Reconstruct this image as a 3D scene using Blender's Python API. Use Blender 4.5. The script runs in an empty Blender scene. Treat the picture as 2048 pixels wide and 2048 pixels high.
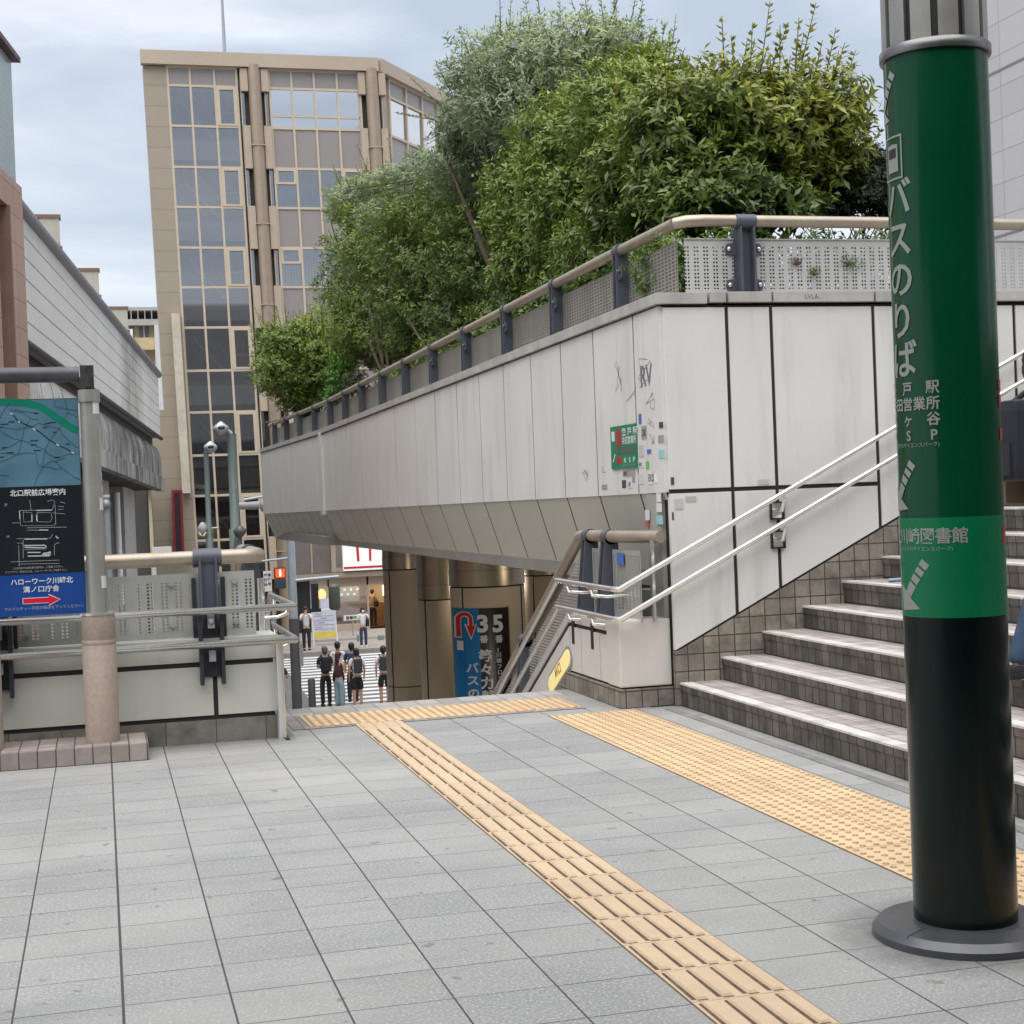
import bpy, bmesh, math, random
import numpy as np
from mathutils import Vector, Matrix
from math import sin, cos, atan, atan2, radians, degrees, pi, sqrt
random.seed(7)
SC = bpy.context.scene
COL = SC.collection

# ------------------------------------------------------------------ camera
F = 3100.0; H = 1.418; RHO = atan(.0385); PIT = atan(29.7/F); YAW = atan(823.5/F)
FW = np.array([sin(YAW)*cos(PIT), cos(YAW)*cos(PIT), -sin(PIT)])
R0 = np.array([cos(YAW), -sin(YAW), 0.0]); U0 = np.cross(R0, FW)
rt = R0*cos(RHO)-U0*sin(RHO); up = R0*sin(RHO)+U0*cos(RHO)
CAMP = np.array([0, 0, H])
cd = bpy.data.cameras.new('camera'); cam = bpy.data.objects.new('camera', cd); COL.objects.link(cam)
cd.sensor_width = 36; cd.lens = 36*F/2048; cd.clip_start = .05; cd.clip_end = 3000
cam.matrix_world = Matrix(((rt[0], up[0], -FW[0], 0), (rt[1], up[1], -FW[1], 0), (rt[2], up[2], -FW[2], H), (0, 0, 0, 1)))
SC.camera = cam
def ray(px, py):
    x = px-1024; y = py-1024; c = cos(RHO); s = sin(RHO)
    return FW*F+R0*(x*c-y*s)-U0*(x*s+y*c)
def G(px, py, z=0.0): d = ray(px, py); return CAMP+d*(z-H)/d[2]
def PX(px, py, x): d = ray(px, py); return CAMP+d*x/d[0]
def PY(px, py, y): d = ray(px, py); return CAMP+d*y/d[1]

# ------------------------------------------------------------------ world and sun
W = bpy.data.worlds.new('World'); SC.world = W; W.use_nodes = True
nt = W.node_tree; nt.nodes.clear(); N = nt.nodes.new; L = nt.links.new
SUN_EL = radians(71); SUN_AZ = radians(218)      # behind the camera, a little to the left
sky = N('ShaderNodeTexSky'); sky.sky_type = 'NISHITA'; sky.sun_disc = False; sky.sun_elevation = SUN_EL; sky.sun_rotation = SUN_AZ
bg1 = N('ShaderNodeBackground'); bg1.inputs[1].default_value = .1; L(sky.outputs[0], bg1.inputs[0])
tc = N('ShaderNodeTexCoord'); mp = N('ShaderNodeMapping'); mp.inputs['Scale'].default_value = (1.3, 1.3, 4.2); mp.inputs['Location'].default_value = (3.1, 1.7, .4)
L(tc.outputs['Generated'], mp.inputs[0])
nz = N('ShaderNodeTexNoise'); nz.inputs['Scale'].default_value = 2.3; nz.inputs['Detail'].default_value = 7; nz.inputs['Roughness'].default_value = .52; nz.inputs['Distortion'].default_value = .35
L(mp.outputs[0], nz.inputs[0])
cr = N('ShaderNodeValToRGB'); e = cr.color_ramp.elements
e[0].position = .40; e[0].color = (.50, .575, .68, 1); e[1].position = .60; e[1].color = (.79, .84, .92, 1)
m_ = e.new(.5); m_.color = (.63, .695, .79, 1)
L(nz.outputs[0], cr.inputs[0])
bg2 = N('ShaderNodeBackground'); bg2.inputs[1].default_value = 1.0; L(cr.outputs[0], bg2.inputs[0])
mx = N('ShaderNodeMixShader'); mx.inputs[0].default_value = .9; L(bg1.outputs[0], mx.inputs[1]); L(bg2.outputs[0], mx.inputs[2])
wo = N('ShaderNodeOutputWorld'); L(mx.outputs[0], wo.inputs[0])
sd = bpy.data.lights.new('sun', 'SUN'); sd.energy = 3.9; sd.angle = radians(82); sd.color = (1, .955, .895)
sun = bpy.data.objects.new('sun', sd); COL.objects.link(sun)
sv = Vector((sin(SUN_AZ)*cos(SUN_EL), cos(SUN_AZ)*cos(SUN_EL), sin(SUN_EL)))
sun.rotation_euler = sv.to_track_quat('Z', 'Y').to_euler()
SC.view_settings.view_transform = 'Standard'; SC.view_settings.look = 'None'; SC.view_settings.exposure = .23; SC.view_settings.gamma = 1
SC.cycles.max_bounces = 6; SC.cycles.transparent_max_bounces = 12; SC.cycles.use_denoising = True; SC.cycles.caustics_reflective = False; SC.cycles.caustics_refractive = False

# ------------------------------------------------------------------ materials
def newmat(name):
    m = bpy.data.materials.new(name); m.use_nodes = True; return m, m.node_tree, m.node_tree.nodes['Principled BSDF']
def mathn(t, op, a, b=None, c=None):
    n = t.nodes.new('ShaderNodeMath'); n.operation = op
    for i, v in enumerate((a, b, c)):
        if v is None: continue
        if isinstance(v, (int, float)): n.inputs[i].default_value = v
        else: t.links.new(v, n.inputs[i])
    return n.outputs[0]
def noise(t, scale, detail=4, rough=.55, vec=None, stretch=None, dist=0):
    n = t.nodes.new('ShaderNodeTexNoise'); n.inputs['Scale'].default_value = scale; n.inputs['Detail'].default_value = detail; n.inputs['Roughness'].default_value = rough; n.inputs['Distortion'].default_value = dist
    if vec is None: c = t.nodes.new('ShaderNodeTexCoord'); vec = c.outputs['Object']
    if stretch:
        mp = t.nodes.new('ShaderNodeMapping'); mp.inputs['Scale'].default_value = stretch; t.links.new(vec, mp.inputs[0]); vec = mp.outputs[0]
    t.links.new(vec, n.inputs['Vector']); return n.outputs['Fac']
def ramp(t, v, p0, p1, c0=0.0, c1=1.0):
    n = t.nodes.new('ShaderNodeMapRange'); n.inputs[1].default_value = p0; n.inputs[2].default_value = p1; n.inputs[3].default_value = c0; n.inputs[4].default_value = c1
    t.links.new(v, n.inputs[0]); return n.outputs[0]
def mixc(t, fac, a, b, mode='MIX'):
    n = t.nodes.new('ShaderNodeMix'); n.data_type = 'RGBA'; n.blend_type = mode
    for i, v in ((0, fac), (6, a), (7, b)):
        if isinstance(v, (int, float)): n.inputs[i].default_value = v
        elif isinstance(v, tuple): n.inputs[i].default_value = (*v, 1) if len(v) == 3 else v
        else: t.links.new(v, n.inputs[i])
    return n.outputs[2]
def bump(t, b, h, st=.3, dist=.01):
    n = t.nodes.new('ShaderNodeBump'); n.inputs['Strength'].default_value = st; n.inputs['Distance'].default_value = dist
    t.links.new(h, n.inputs['Height']); t.links.new(n.outputs[0], b.inputs['Normal'])
MC = {}
def mat(name, col, rough=.6, metal=0, var=.12, vs=3.0, spec=.5, stain=None, streak=0, fine=0, bmp=0, coat=0, alpha=None):
    """weathered surface: broad variation, fine speckle, optional vertical dirt streaks of their own colour"""
    if name in MC: return MC[name]
    m, t, b = newmat(name); MC[name] = m
    c = col; dark = tuple(x*(1-var) for x in col); lite = tuple(min(1, x*(1+var)) for x in col)
    out = mixc(t, ramp(t, noise(t, vs, 6), .3, .7), dark, lite)
    if fine: out = mixc(t, ramp(t, noise(t, 260, 2), .35, .65, 0, fine), out, tuple(x*.35 for x in col))
    if streak:
        s = ramp(t, noise(t, 5, 5, .6, stretch=(1, 1, .12)), .52, .72, 0, streak)
        out = mixc(t, s, out, stain or tuple(x*.45 for x in col))
    t.links.new(out, b.inputs['Base Color'])
    b.inputs['Metallic'].default_value = metal; b.inputs['Specular IOR Level'].default_value = spec
    t.links.new(ramp(t, noise(t, vs, 3), .3, .7, max(.02, rough*.93), min(1, rough*1.07)), b.inputs['Roughness'])
    if bmp: bump(t, b, noise(t, 40, 5), bmp, .004)
    if coat: b.inputs['Coat Weight'].default_value = coat; b.inputs['Coat Roughness'].default_value = .06
    return m
def stainband(m, y0, y1, amt, col):
    t = m.node_tree; b = t.nodes['Principled BSDF']; src = b.inputs['Base Color'].links[0].from_socket
    c = t.nodes.new('ShaderNodeTexCoord'); s = t.nodes.new('ShaderNodeSeparateXYZ'); t.links.new(c.outputs['Object'], s.inputs[0])
    w = (y1-y0)*.3; f = mathn(t, 'MULTIPLY', ramp(t, s.outputs[1], y0, y0+w), ramp(t, s.outputs[1], y1-w, y1, 1, 0))
    f = mathn(t, 'MULTIPLY', f, ramp(t, noise(t, 2.2, 6, .65, stretch=(1, 1, .3)), .3, .6, .25, 1)); f = mathn(t, 'MULTIPLY', f, amt)
    t.links.new(mixc(t, f, src, col), b.inputs['Base Color'])
def emit(name, col, st):
    m, t, b = newmat(name); b.inputs['Base Color'].default_value = (*col, 1); b.inputs['Emission Color'].default_value = (*col, 1); b.inputs['Emission Strength'].default_value = st; return m
def tiled(name, col, grout, su, sv_, jw=.006, var=.22, streak=.5, rough=.65, axis='auto', off=(0, 0), bond=0, fine=.15):
    """tiles of su x sv_ metres with real grout lines; axis picks which two object axes carry the grid"""
    if name in MC: return MC[name]
    m, t, b = newmat(name); MC[name] = m
    c = t.nodes.new('ShaderNodeTexCoord'); s = t.nodes.new('ShaderNodeSeparateXYZ'); t.links.new(c.outputs['Object'], s.inputs[0])
    X, Y, Z = s.outputs
    if axis == 'auto':
        g = t.nodes.new('ShaderNodeNewGeometry'); sn = t.nodes.new('ShaderNodeSeparateXYZ'); t.links.new(g.outputs['Normal'], sn.inputs[0])
        ax = mathn(t, 'GREATER_THAN', mathn(t, 'ABSOLUTE', sn.outputs[0]), .7); az = mathn(t, 'GREATER_THAN', mathn(t, 'ABSOLUTE', sn.outputs[2]), .7)
        U = mathn(t, 'ADD', mathn(t, 'MULTIPLY', X, mathn(t, 'SUBTRACT', 1, ax)), mathn(t, 'MULTIPLY', Y, ax))
        V = mathn(t, 'ADD', mathn(t, 'MULTIPLY', Z, mathn(t, 'SUBTRACT', 1, az)), mathn(t, 'MULTIPLY', Y, az))
    else: U = {'x': X, 'y': Y, 'z': Z}[axis[0]]; V = {'x': X, 'y': Y, 'z': Z}[axis[1]]
    u = mathn(t, 'DIVIDE', mathn(t, 'SUBTRACT', U, off[0]), su); v = mathn(t, 'DIVIDE', mathn(t, 'SUBTRACT', V, off[1]), sv_)
    iv = mathn(t, 'FLOOR', v)
    if bond: u = mathn(t, 'ADD', u, mathn(t, 'MULTIPLY', iv, bond))
    iu = mathn(t, 'FLOOR', u)
    fu = mathn(t, 'ABSOLUTE', mathn(t, 'SUBTRACT', mathn(t, 'FRACT', u), .5)); fv = mathn(t, 'ABSOLUTE', mathn(t, 'SUBTRACT', mathn(t, 'FRACT', v), .5))
    j = mathn(t, 'MAXIMUM', mathn(t, 'GREATER_THAN', fu, .5-jw/su), mathn(t, 'GREATER_THAN', fv, .5-jw/sv_))
    cb = t.nodes.new('ShaderNodeCombineXYZ'); t.links.new(iu, cb.inputs[0]); t.links.new(iv, cb.inputs[1])
    wn = t.nodes.new('ShaderNodeTexWhiteNoise'); t.links.new(cb.outputs[0], wn.inputs['Vector'])
    tone = mixc(t, wn.outputs['Value'], tuple(x*(1-var) for x in col), tuple(x*(1+var*.7) for x in col))
    if fine: tone = mixc(t, ramp(t, noise(t, 200, 3), .4, .65, 0, fine), tone, tuple(x*.5 for x in col))
    if streak: tone = mixc(t, ramp(t, noise(t, 7, 6, .65), .42, .75, 0, streak), tone, tuple(x*.22 for x in col))
    t.links.new(mixc(t, j, tone, grout), b.inputs['Base Color'])
    b.inputs['Roughness'].default_value = rough
    bump(t, b, mathn(t, 'SUBTRACT', 1, j), .4, .003)
    return m
def perforated(name, col, axis, pitch, pair, vp, r, z0, z1, rough=.4, metal=.3, uoff=0):
    """sheet steel with real see-through holes in paired columns"""
    m, t, b = newmat(name); MC[name] = m
    c = t.nodes.new('ShaderNodeTexCoord'); s = t.nodes.new('ShaderNodeSeparateXYZ'); t.links.new(c.outputs['Object'], s.inputs[0])
    U = s.outputs[0] if axis == 'x' else s.outputs[1]; V = s.outputs[2]
    u = mathn(t, 'MULTIPLY', mathn(t, 'SUBTRACT', mathn(t, 'FRACT', mathn(t, 'DIVIDE', mathn(t, 'ADD', U, uoff), pitch)), .5), pitch)
    v = mathn(t, 'MULTIPLY', mathn(t, 'SUBTRACT', mathn(t, 'FRACT', mathn(t, 'DIVIDE', V, vp)), .5), vp)
    du = mathn(t, 'SUBTRACT', mathn(t, 'ABSOLUTE', u), pair/2)
    d = mathn(t, 'SQRT', mathn(t, 'ADD', mathn(t, 'MULTIPLY', du, du), mathn(t, 'MULTIPLY', v, v)))
    h = mathn(t, 'LESS_THAN', d, r)
    h = mathn(t, 'MULTIPLY', h, mathn(t, 'MULTIPLY', mathn(t, 'GREATER_THAN', V, z0), mathn(t, 'LESS_THAN', V, z1)))
    base = mixc(t, ramp(t, noise(t, 3, 6, stretch=(1, 1, .3)), .35, .7), col, tuple(x*.72 for x in col))
    t.links.new(base, b.inputs['Base Color']); b.inputs['Roughness'].default_value = rough; b.inputs['Metallic'].default_value = metal
    tr = t.nodes.new('ShaderNodeBsdfTransparent'); mx = t.nodes.new('ShaderNodeMixShader'); out = t.nodes['Material Output']
    t.links.new(h, mx.inputs[0]); t.links.new(b.outputs[0], mx.inputs[1]); t.links.new(tr.outputs[0], mx.inputs[2]); t.links.new(mx.outputs[0], out.inputs[0])
    return m
def glass(name, tint, trans=.5, rough=.03):
    m, t, b = newmat(name); g = t.nodes.new('ShaderNodeBsdfGlossy'); g.inputs['Roughness'].default_value = rough; g.inputs['Color'].default_value = (.82, .82, .83, 1)
    tr = t.nodes.new('ShaderNodeBsdfTransparent'); tr.inputs[0].default_value = (*tint, 1)
    lw = t.nodes.new('ShaderNodeLayerWeight'); lw.inputs[0].default_value = .35
    f = ramp(t, lw.outputs['Fresnel'], 0, 1, 1-trans, 1)
    mx = t.nodes.new('ShaderNodeMixShader'); t.links.new(f, mx.inputs[0]); t.links.new(tr.outputs[0], mx.inputs[1]); t.links.new(g.outputs[0], mx.inputs[2])
    t.links.new(mx.outputs[0], t.nodes['Material Output'].inputs[0]); return m

# ------------------------------------------------------------------ object helpers
WL = {}
def wloc(o): return WL.get(o.name, Vector((0, 0, 0))) if o else Vector((0, 0, 0))
def tag(o, label=None, cat=None, group=None, kind=None):
    if label: o['label'] = label
    if cat: o['category'] = cat
    if group: o['group'] = group
    if kind: o['kind'] = kind
    return o
def thing(name, label, cat, loc=(0, 0, 0), group=None):
    o = bpy.data.objects.new(name, None); COL.objects.link(o); o.location = loc; o.empty_display_size = .1; WL[o.name] = Vector(loc)
    return tag(o, label, cat, group)
class MB:
    def __init__(s): s.v = []; s.f = []; s.sm = []; s.mi = []; s.cur = 0
    def add(s, vs, fs, smooth=False):
        b = len(s.v); s.v += [tuple(float(c) for c in p) for p in vs]
        for f in fs: s.f.append(tuple(b+i for i in f)); s.sm.append(smooth); s.mi.append(s.cur)
        return s
    def box(s, x0, x1, y0, y1, z0, z1):
        return s.add([(x0, y0, z0), (x1, y0, z0), (x1, y1, z0), (x0, y1, z0), (x0, y0, z1), (x1, y0, z1), (x1, y1, z1), (x0, y1, z1)],
                     [(0, 3, 2, 1), (4, 5, 6, 7), (0, 1, 5, 4), (1, 2, 6, 5), (2, 3, 7, 6), (3, 0, 4, 7)])
    def hexa(s, a, b):   # two matching quads (bottom loop, top loop)
        return s.add(list(a)+list(b), [(0, 3, 2, 1), (4, 5, 6, 7), (0, 1, 5, 4), (1, 2, 6, 5), (2, 3, 7, 6), (3, 0, 4, 7)])
    def prism(s, pts, d, smooth=False):   # planar polygon extruded by vector d
        n = len(pts); d = np.array(d); A = [np.array(p, float) for p in pts]
        return s.add(A+[p+d for p in A], [tuple(range(n))[::-1], tuple(range(n, 2*n))]+[(i, (i+1) % n, n+(i+1) % n, n+i) for i in range(n)], smooth)
    def tube(s, path, r, n=14, cap=True):
        P = [Vector(p) for p in path]; R = r if isinstance(r, (list, tuple)) else [r]*len(P)
        t0 = (P[1]-P[0]).normalized(); ref = Vector((0, 0, 1)) if abs(t0.z) < .9 else Vector((1, 0, 0)); a = t0.cross(ref).normalized(); vs = []
        for i, p in enumerate(P):
            d1 = (P[i]-P[i-1]).normalized() if i else (P[1]-P[0]).normalized(); d2 = (P[i+1]-P[i]).normalized() if i < len(P)-1 else d1
            tn = (d1+d2).normalized(); a = (a-tn*a.dot(tn)).normalized(); bb = tn.cross(a)
            k = 1/max(.5, tn.dot(d1)) if 0 < i < len(P)-1 else 1
            for j in range(n):
                th = 2*pi*j/n; vs.append(p+(a*cos(th)+bb*sin(th))*R[i]*(1 if k == 1 else (1+(k-1)*.5)))
        fs = [(i*n+j, i*n+(j+1) % n, (i+1)*n+(j+1) % n, (i+1)*n+j) for i in range(len(P)-1) for j in range(n)]
        s.add(vs, fs, True)
        if cap: s.add(vs[:n], [tuple(range(n))[::-1]]); s.add(vs[-n:], [tuple(range(n))])
        return s
    def lathe(s, prof, c, n=24, axis='z'):
        vs = []
        for r, z in prof:
            for j in range(n):
                th = 2*pi*j/n; q = (r*cos(th), r*sin(th), z)
                if axis == 'x': q = (q[2], q[0], q[1])
                if axis == 'y': q = (q[0], q[2], q[1])
                vs.append((q[0]+c[0], q[1]+c[1], q[2]+c[2]))
        m = len(prof)
        fs = [(i*n+j, i*n+(j+1) % n, (i+1)*n+(j+1) % n, (i+1)*n+j) for i in range(m-1) for j in range(n)]
        s.add(vs, fs, True); s.add(vs[:n], [tuple(range(n))[::-1]]); s.add(vs[-n:], [tuple(range(n))])
        return s
    def ball(s, c, r, n=12, m=8, sq=(1, 1, 1)):
        prof = [(max(1e-3, sin(pi*i/m)), -cos(pi*i/m)) for i in range(m+1)]; vs = []
        for a, z in prof:
            for j in range(n): th = 2*pi*j/n; vs.append((c[0]+r*sq[0]*a*cos(th), c[1]+r*sq[1]*a*sin(th), c[2]+r*sq[2]*z))
        return s.add(vs, [(i*n+j, i*n+(j+1) % n, (i+1)*n+(j+1) % n, (i+1)*n+j) for i in range(m) for j in range(n)], True)
    def build(s, name, m, parent=None, bev=0, label=None, cat=None, group=None, kind=None):
        me = bpy.data.meshes.new(name); o = bpy.data.objects.new(name, me); COL.objects.link(o)
        base = wloc(parent)
        if parent is None and kind is None and s.v:       # a lone mesh thing: origin at its base
            V = np.array(s.v); base = Vector((float((V[:, 0].min()+V[:, 0].max())/2), float((V[:, 1].min()+V[:, 1].max())/2), float(V[:, 2].min())))
            o.location = base
        me.from_pydata([(v[0]-base.x, v[1]-base.y, v[2]-base.z) for v in s.v], [], s.f)
        ms = m if isinstance(m, (list, tuple)) else [m]
        for q in ms: me.materials.append(q)
        me.polygons.foreach_set('use_smooth', s.sm); me.polygons.foreach_set('material_index', s.mi); me.update()
        WL[o.name] = base
        if parent: o.parent = parent
        if bev:
            bm = bmesh.new(); bm.from_mesh(me); es = [e for e in bm.edges if len(e.link_faces) == 2 and e.calc_face_angle(0) > .6]
            bmesh.ops.bevel(bm, geom=es, offset=bev, segments=2, profile=.7, affect='EDGES', clamp_overlap=True); bm.to_mesh(me); bm.free()
        return tag(o, label, cat, group, kind)
def dup(root, dloc, label=None, group=None):
    r = root.copy(); COL.objects.link(r); r.location = Vector(root.location)+Vector(dloc); WL[r.name] = wloc(root)+Vector(dloc)
    if label: r['label'] = label
    if group: r['group'] = group
    for ch in list(root.children):
        c = ch.copy(); COL.objects.link(c); c.parent = r
        for g in list(ch.children): d = g.copy(); COL.objects.link(d); d.parent = c
    return r

# ------------------------------------------------------------------ text
def text2d(s, size=1.0, bold=0.0, align='LEFT', res=3):
    c = bpy.data.curves.new('t', 'FONT'); c.body = s; c.size = size; c.align_x = align; c.offset = bold; c.resolution_u = res; c.space_line = 1.05
    o = bpy.data.objects.new('t', c); COL.objects.link(o); bpy.context.view_layer.update()
    dg = bpy.context.evaluated_depsgraph_get(); me = o.evaluated_get(dg).to_mesh()
    V = [tuple(v.co) for v in me.vertices]; Fs = [tuple(p.vertices) for p in me.polygons]
    o.evaluated_get(dg).to_mesh_clear(); bpy.data.objects.remove(o); bpy.data.curves.remove(c)
    return V, Fs
def put_text(mb, s, org, ux, uz, size, bold=0, align='LEFT', sx=1):
    V, Fs = text2d(s, size, bold, align); o = np.array(org, float); ux = np.array(ux, float); uz = np.array(uz, float)
    mb.add([o+ux*v[0]*sx+uz*v[1] for v in V], Fs)
def poly2(mb, pts, org, ux, uz):
    o = np.array(org, float); mb.add([o+np.array(ux)*p[0]+np.array(uz)*p[1] for p in pts], [tuple(range(len(pts)))])
RBK = [0]
def ribbon(mb, pts, w, org, ux, uz):
    """one mitred strip with shared points; every strip sits a hair off the one before so none overlap in one plane"""
    RBK[0] = (RBK[0]+1) % 40; nn = np.cross(np.array(ux, float), np.array(uz, float)); o = np.array(org, float)+nn*RBK[0]*.00003; P = [np.array(p, float) for p in pts]; V = []
    for i, p in enumerate(P):
        d1 = P[i]-P[i-1] if i else P[1]-P[0]; d2 = P[i+1]-P[i] if i < len(P)-1 else d1; d1 = d1/(np.linalg.norm(d1)+1e-9); d2 = d2/(np.linalg.norm(d2)+1e-9); t = d1+d2; l = np.linalg.norm(t); t = t/l if l > .3 else d1
        q = np.array([-t[1], t[0]])*w/2; V += [p+q, p-q]
    mb.add([o+np.array(ux)*v[0]+np.array(uz)*v[1] for v in V], [(2*i, 2*i+1, 2*i+3, 2*i+2) for i in range(len(P)-1)])

# ------------------------------------------------------------------ shared materials
M_white = mat('white_panel', (.66, .66, .645), .38, var=.05, vs=1.3, streak=.42, stain=(.42, .41, .38))
M_soffit = mat('soffit_panel', (.58, .575, .49), .32, var=.04, vs=.7, streak=.08)
M_lpanel = mat('grey_green_panel', (.52, .525, .475), .42, var=.06, vs=1.6, streak=.15)
M_joint = mat('joint_black', (.022, .018, .017), .7)
M_coping = mat('coping_stone', (.42, .41, .39), .6, var=.15, vs=5, streak=.35, fine=.1)
M_steel = mat('stainless', (.78, .77, .75), .26, metal=.85, var=.06, vs=6)
M_bronze = mat('champagne_tube', (.41, .355, .285), .42, metal=.6, var=.1, vs=5, streak=.2)
M_navy = mat('slate_blue_paint', (.075, .085, .108), .42, var=.12, vs=6, streak=.15)
M_navyd = mat('dark_slate_paint', (.022, .025, .035), .45, var=.15, vs=6)
M_col = mat('bronze_cladding', (.52, .46, .36), .55, metal=.1, var=.06, vs=1.5)
M_colm = mat('bronze_band', (.40, .365, .30), .34, metal=.8, var=.1, vs=4)
M_greytile = tiled('step_tile', (.27, .24, .215), (.06, .055, .05), .094, .3, .0035, streak=.75)
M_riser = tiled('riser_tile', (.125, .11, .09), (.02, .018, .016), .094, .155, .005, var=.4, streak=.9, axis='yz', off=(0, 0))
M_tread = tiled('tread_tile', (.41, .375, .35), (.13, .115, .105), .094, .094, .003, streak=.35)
M_nosing = tiled('nosing_tile', (.60, .58, .55), (.28, .26, .24), .15, 2.0, .002, streak=.35, axis='yx', off=(0, -1))
M_sidetile = tiled('side_wall_tile', (.27, .24, .20), (.04, .035, .03), .112, .112, .004, streak=.85)
M_black = mat('black_plastic', (.015, .015, .016), .5)
M_white_s = mat('plain_white', (.78, .78, .77), .5, var=.03)
M_grey = mat('mid_grey_paint', (.30, .31, .31), .5, streak=.2)
M_conc = mat('concrete', (.36, .35, .33), .8, var=.2, vs=2, streak=.7, stain=(.05, .05, .05), fine=.1)

# ------------------------------------------------------------------ plaza floor
def plaza_mat():
    m, t, b = newmat('granite_paving'); c = t.nodes.new('ShaderNodeTexCoord'); s = t.nodes.new('ShaderNodeSeparateXYZ'); t.links.new(c.outputs['Object'], s.inputs[0])
    X, Y, Z = s.outputs; sp = .3035
    u = mathn(t, 'DIVIDE', mathn(t, 'SUBTRACT', X, .0085), sp); v = mathn(t, 'DIVIDE', mathn(t, 'SUBTRACT', Y, 4.302), .2932)
    iu = mathn(t, 'FLOOR', u); iv = mathn(t, 'FLOOR', v)
    fu = mathn(t, 'MULTIPLY', mathn(t, 'SUBTRACT', .5, mathn(t, 'ABSOLUTE', mathn(t, 'SUBTRACT', mathn(t, 'FRACT', u), .5))), sp)   # metres to nearest joint
    fv = mathn(t, 'MULTIPLY', mathn(t, 'SUBTRACT', .5, mathn(t, 'ABSOLUTE', mathn(t, 'SUBTRACT', mathn(t, 'FRACT', v), .5))), .2932)
    cb = t.nodes.new('ShaderNodeCombineXYZ'); t.links.new(iu, cb.inputs[0]); t.links.new(iv, cb.inputs[1])
    wn = t.nodes.new('ShaderNodeTexWhiteNoise'); t.links.new(cb.outputs[0], wn.inputs['Vector'])
    cb2 = t.nodes.new('ShaderNodeCombineXYZ'); t.links.new(iu, cb2.inputs[0]); t.links.new(mathn(t, 'ROUND', v), cb2.inputs[1]); cb2.inputs[2].default_value = 5.3
    wj = t.nodes.new('ShaderNodeTexWhiteNoise'); t.links.new(cb2.outputs[0], wj.inputs['Vector'])
    wide = mathn(t, 'MULTIPLY', mathn(t, 'LESS_THAN', mathn(t, 'ABSOLUTE', mathn(t, 'SUBTRACT', X, .0085)), .05), .0014)
    ju = ramp(t, mathn(t, 'SUBTRACT', fu, wide), .002, .0038, 1, 0); jv = ramp(t, fv, .0017, .0034, 1, 0)
    jv = mathn(t, 'MULTIPLY', jv, ramp(t, wj.outputs['Value'], .0, .7, .7, 1))
    j = mathn(t, 'MAXIMUM', ju, jv)
    tone = mixc(t, wn.outputs['Value'], (.225, .23, .233), (.33, .333, .33))
    tone = mixc(t, ramp(t, noise(t, 150, 4, .75), .40, .60, 0, .85), tone, (.16, .162, .17))
    tone = mixc(t, ramp(t, noise(t, 95, 4, .7), .50, .66, 0, .75), tone, (.52, .52, .515))
    tone = mixc(t, ramp(t, noise(t, 1.1, 6, .6, stretch=(.6, 1.6, 1)), .38, .72, 0, .42), tone, (.325, .315, .285))
    tone = mixc(t, ramp(t, noise(t, 9, 6, .7), .58, .8, 0, .4), tone, (.29, .28, .26))
    tone = mixc(t, ramp(t, noise(t, 2.6, 5, .7, stretch=(.5, 1.3, 1)), .5, .62, 0, .35), tone, (.20, .205, .21))
    tone = mixc(t, ramp(t, noise(t, .7, 3, .5), .45, .7, 0, .5), tone, (.40, .395, .375))
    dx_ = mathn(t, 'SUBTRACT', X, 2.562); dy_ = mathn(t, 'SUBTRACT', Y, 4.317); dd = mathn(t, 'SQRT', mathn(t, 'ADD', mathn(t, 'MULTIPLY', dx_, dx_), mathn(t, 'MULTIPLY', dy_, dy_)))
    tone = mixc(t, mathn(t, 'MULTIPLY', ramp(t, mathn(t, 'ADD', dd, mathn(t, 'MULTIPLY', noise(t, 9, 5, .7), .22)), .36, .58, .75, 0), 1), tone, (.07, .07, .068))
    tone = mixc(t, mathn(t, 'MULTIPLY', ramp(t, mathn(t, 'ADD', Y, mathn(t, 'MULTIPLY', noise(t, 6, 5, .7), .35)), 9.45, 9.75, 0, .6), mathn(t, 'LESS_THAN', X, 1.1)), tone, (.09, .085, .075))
    tone = mixc(t, ramp(t, noise(t, 11, 3, .5), .68, .72, 0, .55), tone, (.09, .085, .08))
    t.links.new(mixc(t, j, tone, (.045, .04, .042)), b.inputs['Base Color'])
    t.links.new(ramp(t, noise(t, 5, 5), .3, .7, .48, .68), b.inputs['Roughness'])
    hh = mathn(t, 'ADD', mathn(t, 'MULTIPLY', mathn(t, 'SUBTRACT', 1, j), 1.0), mathn(t, 'MULTIPLY', noise(t, 300, 3), .25))
    bump(t, b, hh, .35, .003); return m
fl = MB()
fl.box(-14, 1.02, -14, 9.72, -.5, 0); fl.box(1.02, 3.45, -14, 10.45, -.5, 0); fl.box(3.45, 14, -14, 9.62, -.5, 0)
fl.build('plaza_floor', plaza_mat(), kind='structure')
# landing nosing strip
M_nose2 = tiled('landing_tile', (.36, .345, .33), (.09, .08, .075), .15, .35, .003, streak=.3, axis='xy', off=(0, .1))
MB().box(1.02, 3.27, 10.45, 10.83, -.5, 0).build('landing_edge', M_nose2, kind='structure')
M_bord = tiled('border_tile', (.30, .26, .245), (.07, .06, .06), .1, .1, .003, streak=.2)
bd = MB(); bd.box(1.235, 1.518, 9.80, 9.868, 0, .004); bd.box(1.835, 3.06, 9.80, 9.868, 0, .004); bd.box(1.12, 1.235, 9.80, 10.45, 0, .004); bd.build('path_border', M_bord, kind='structure')
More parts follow.
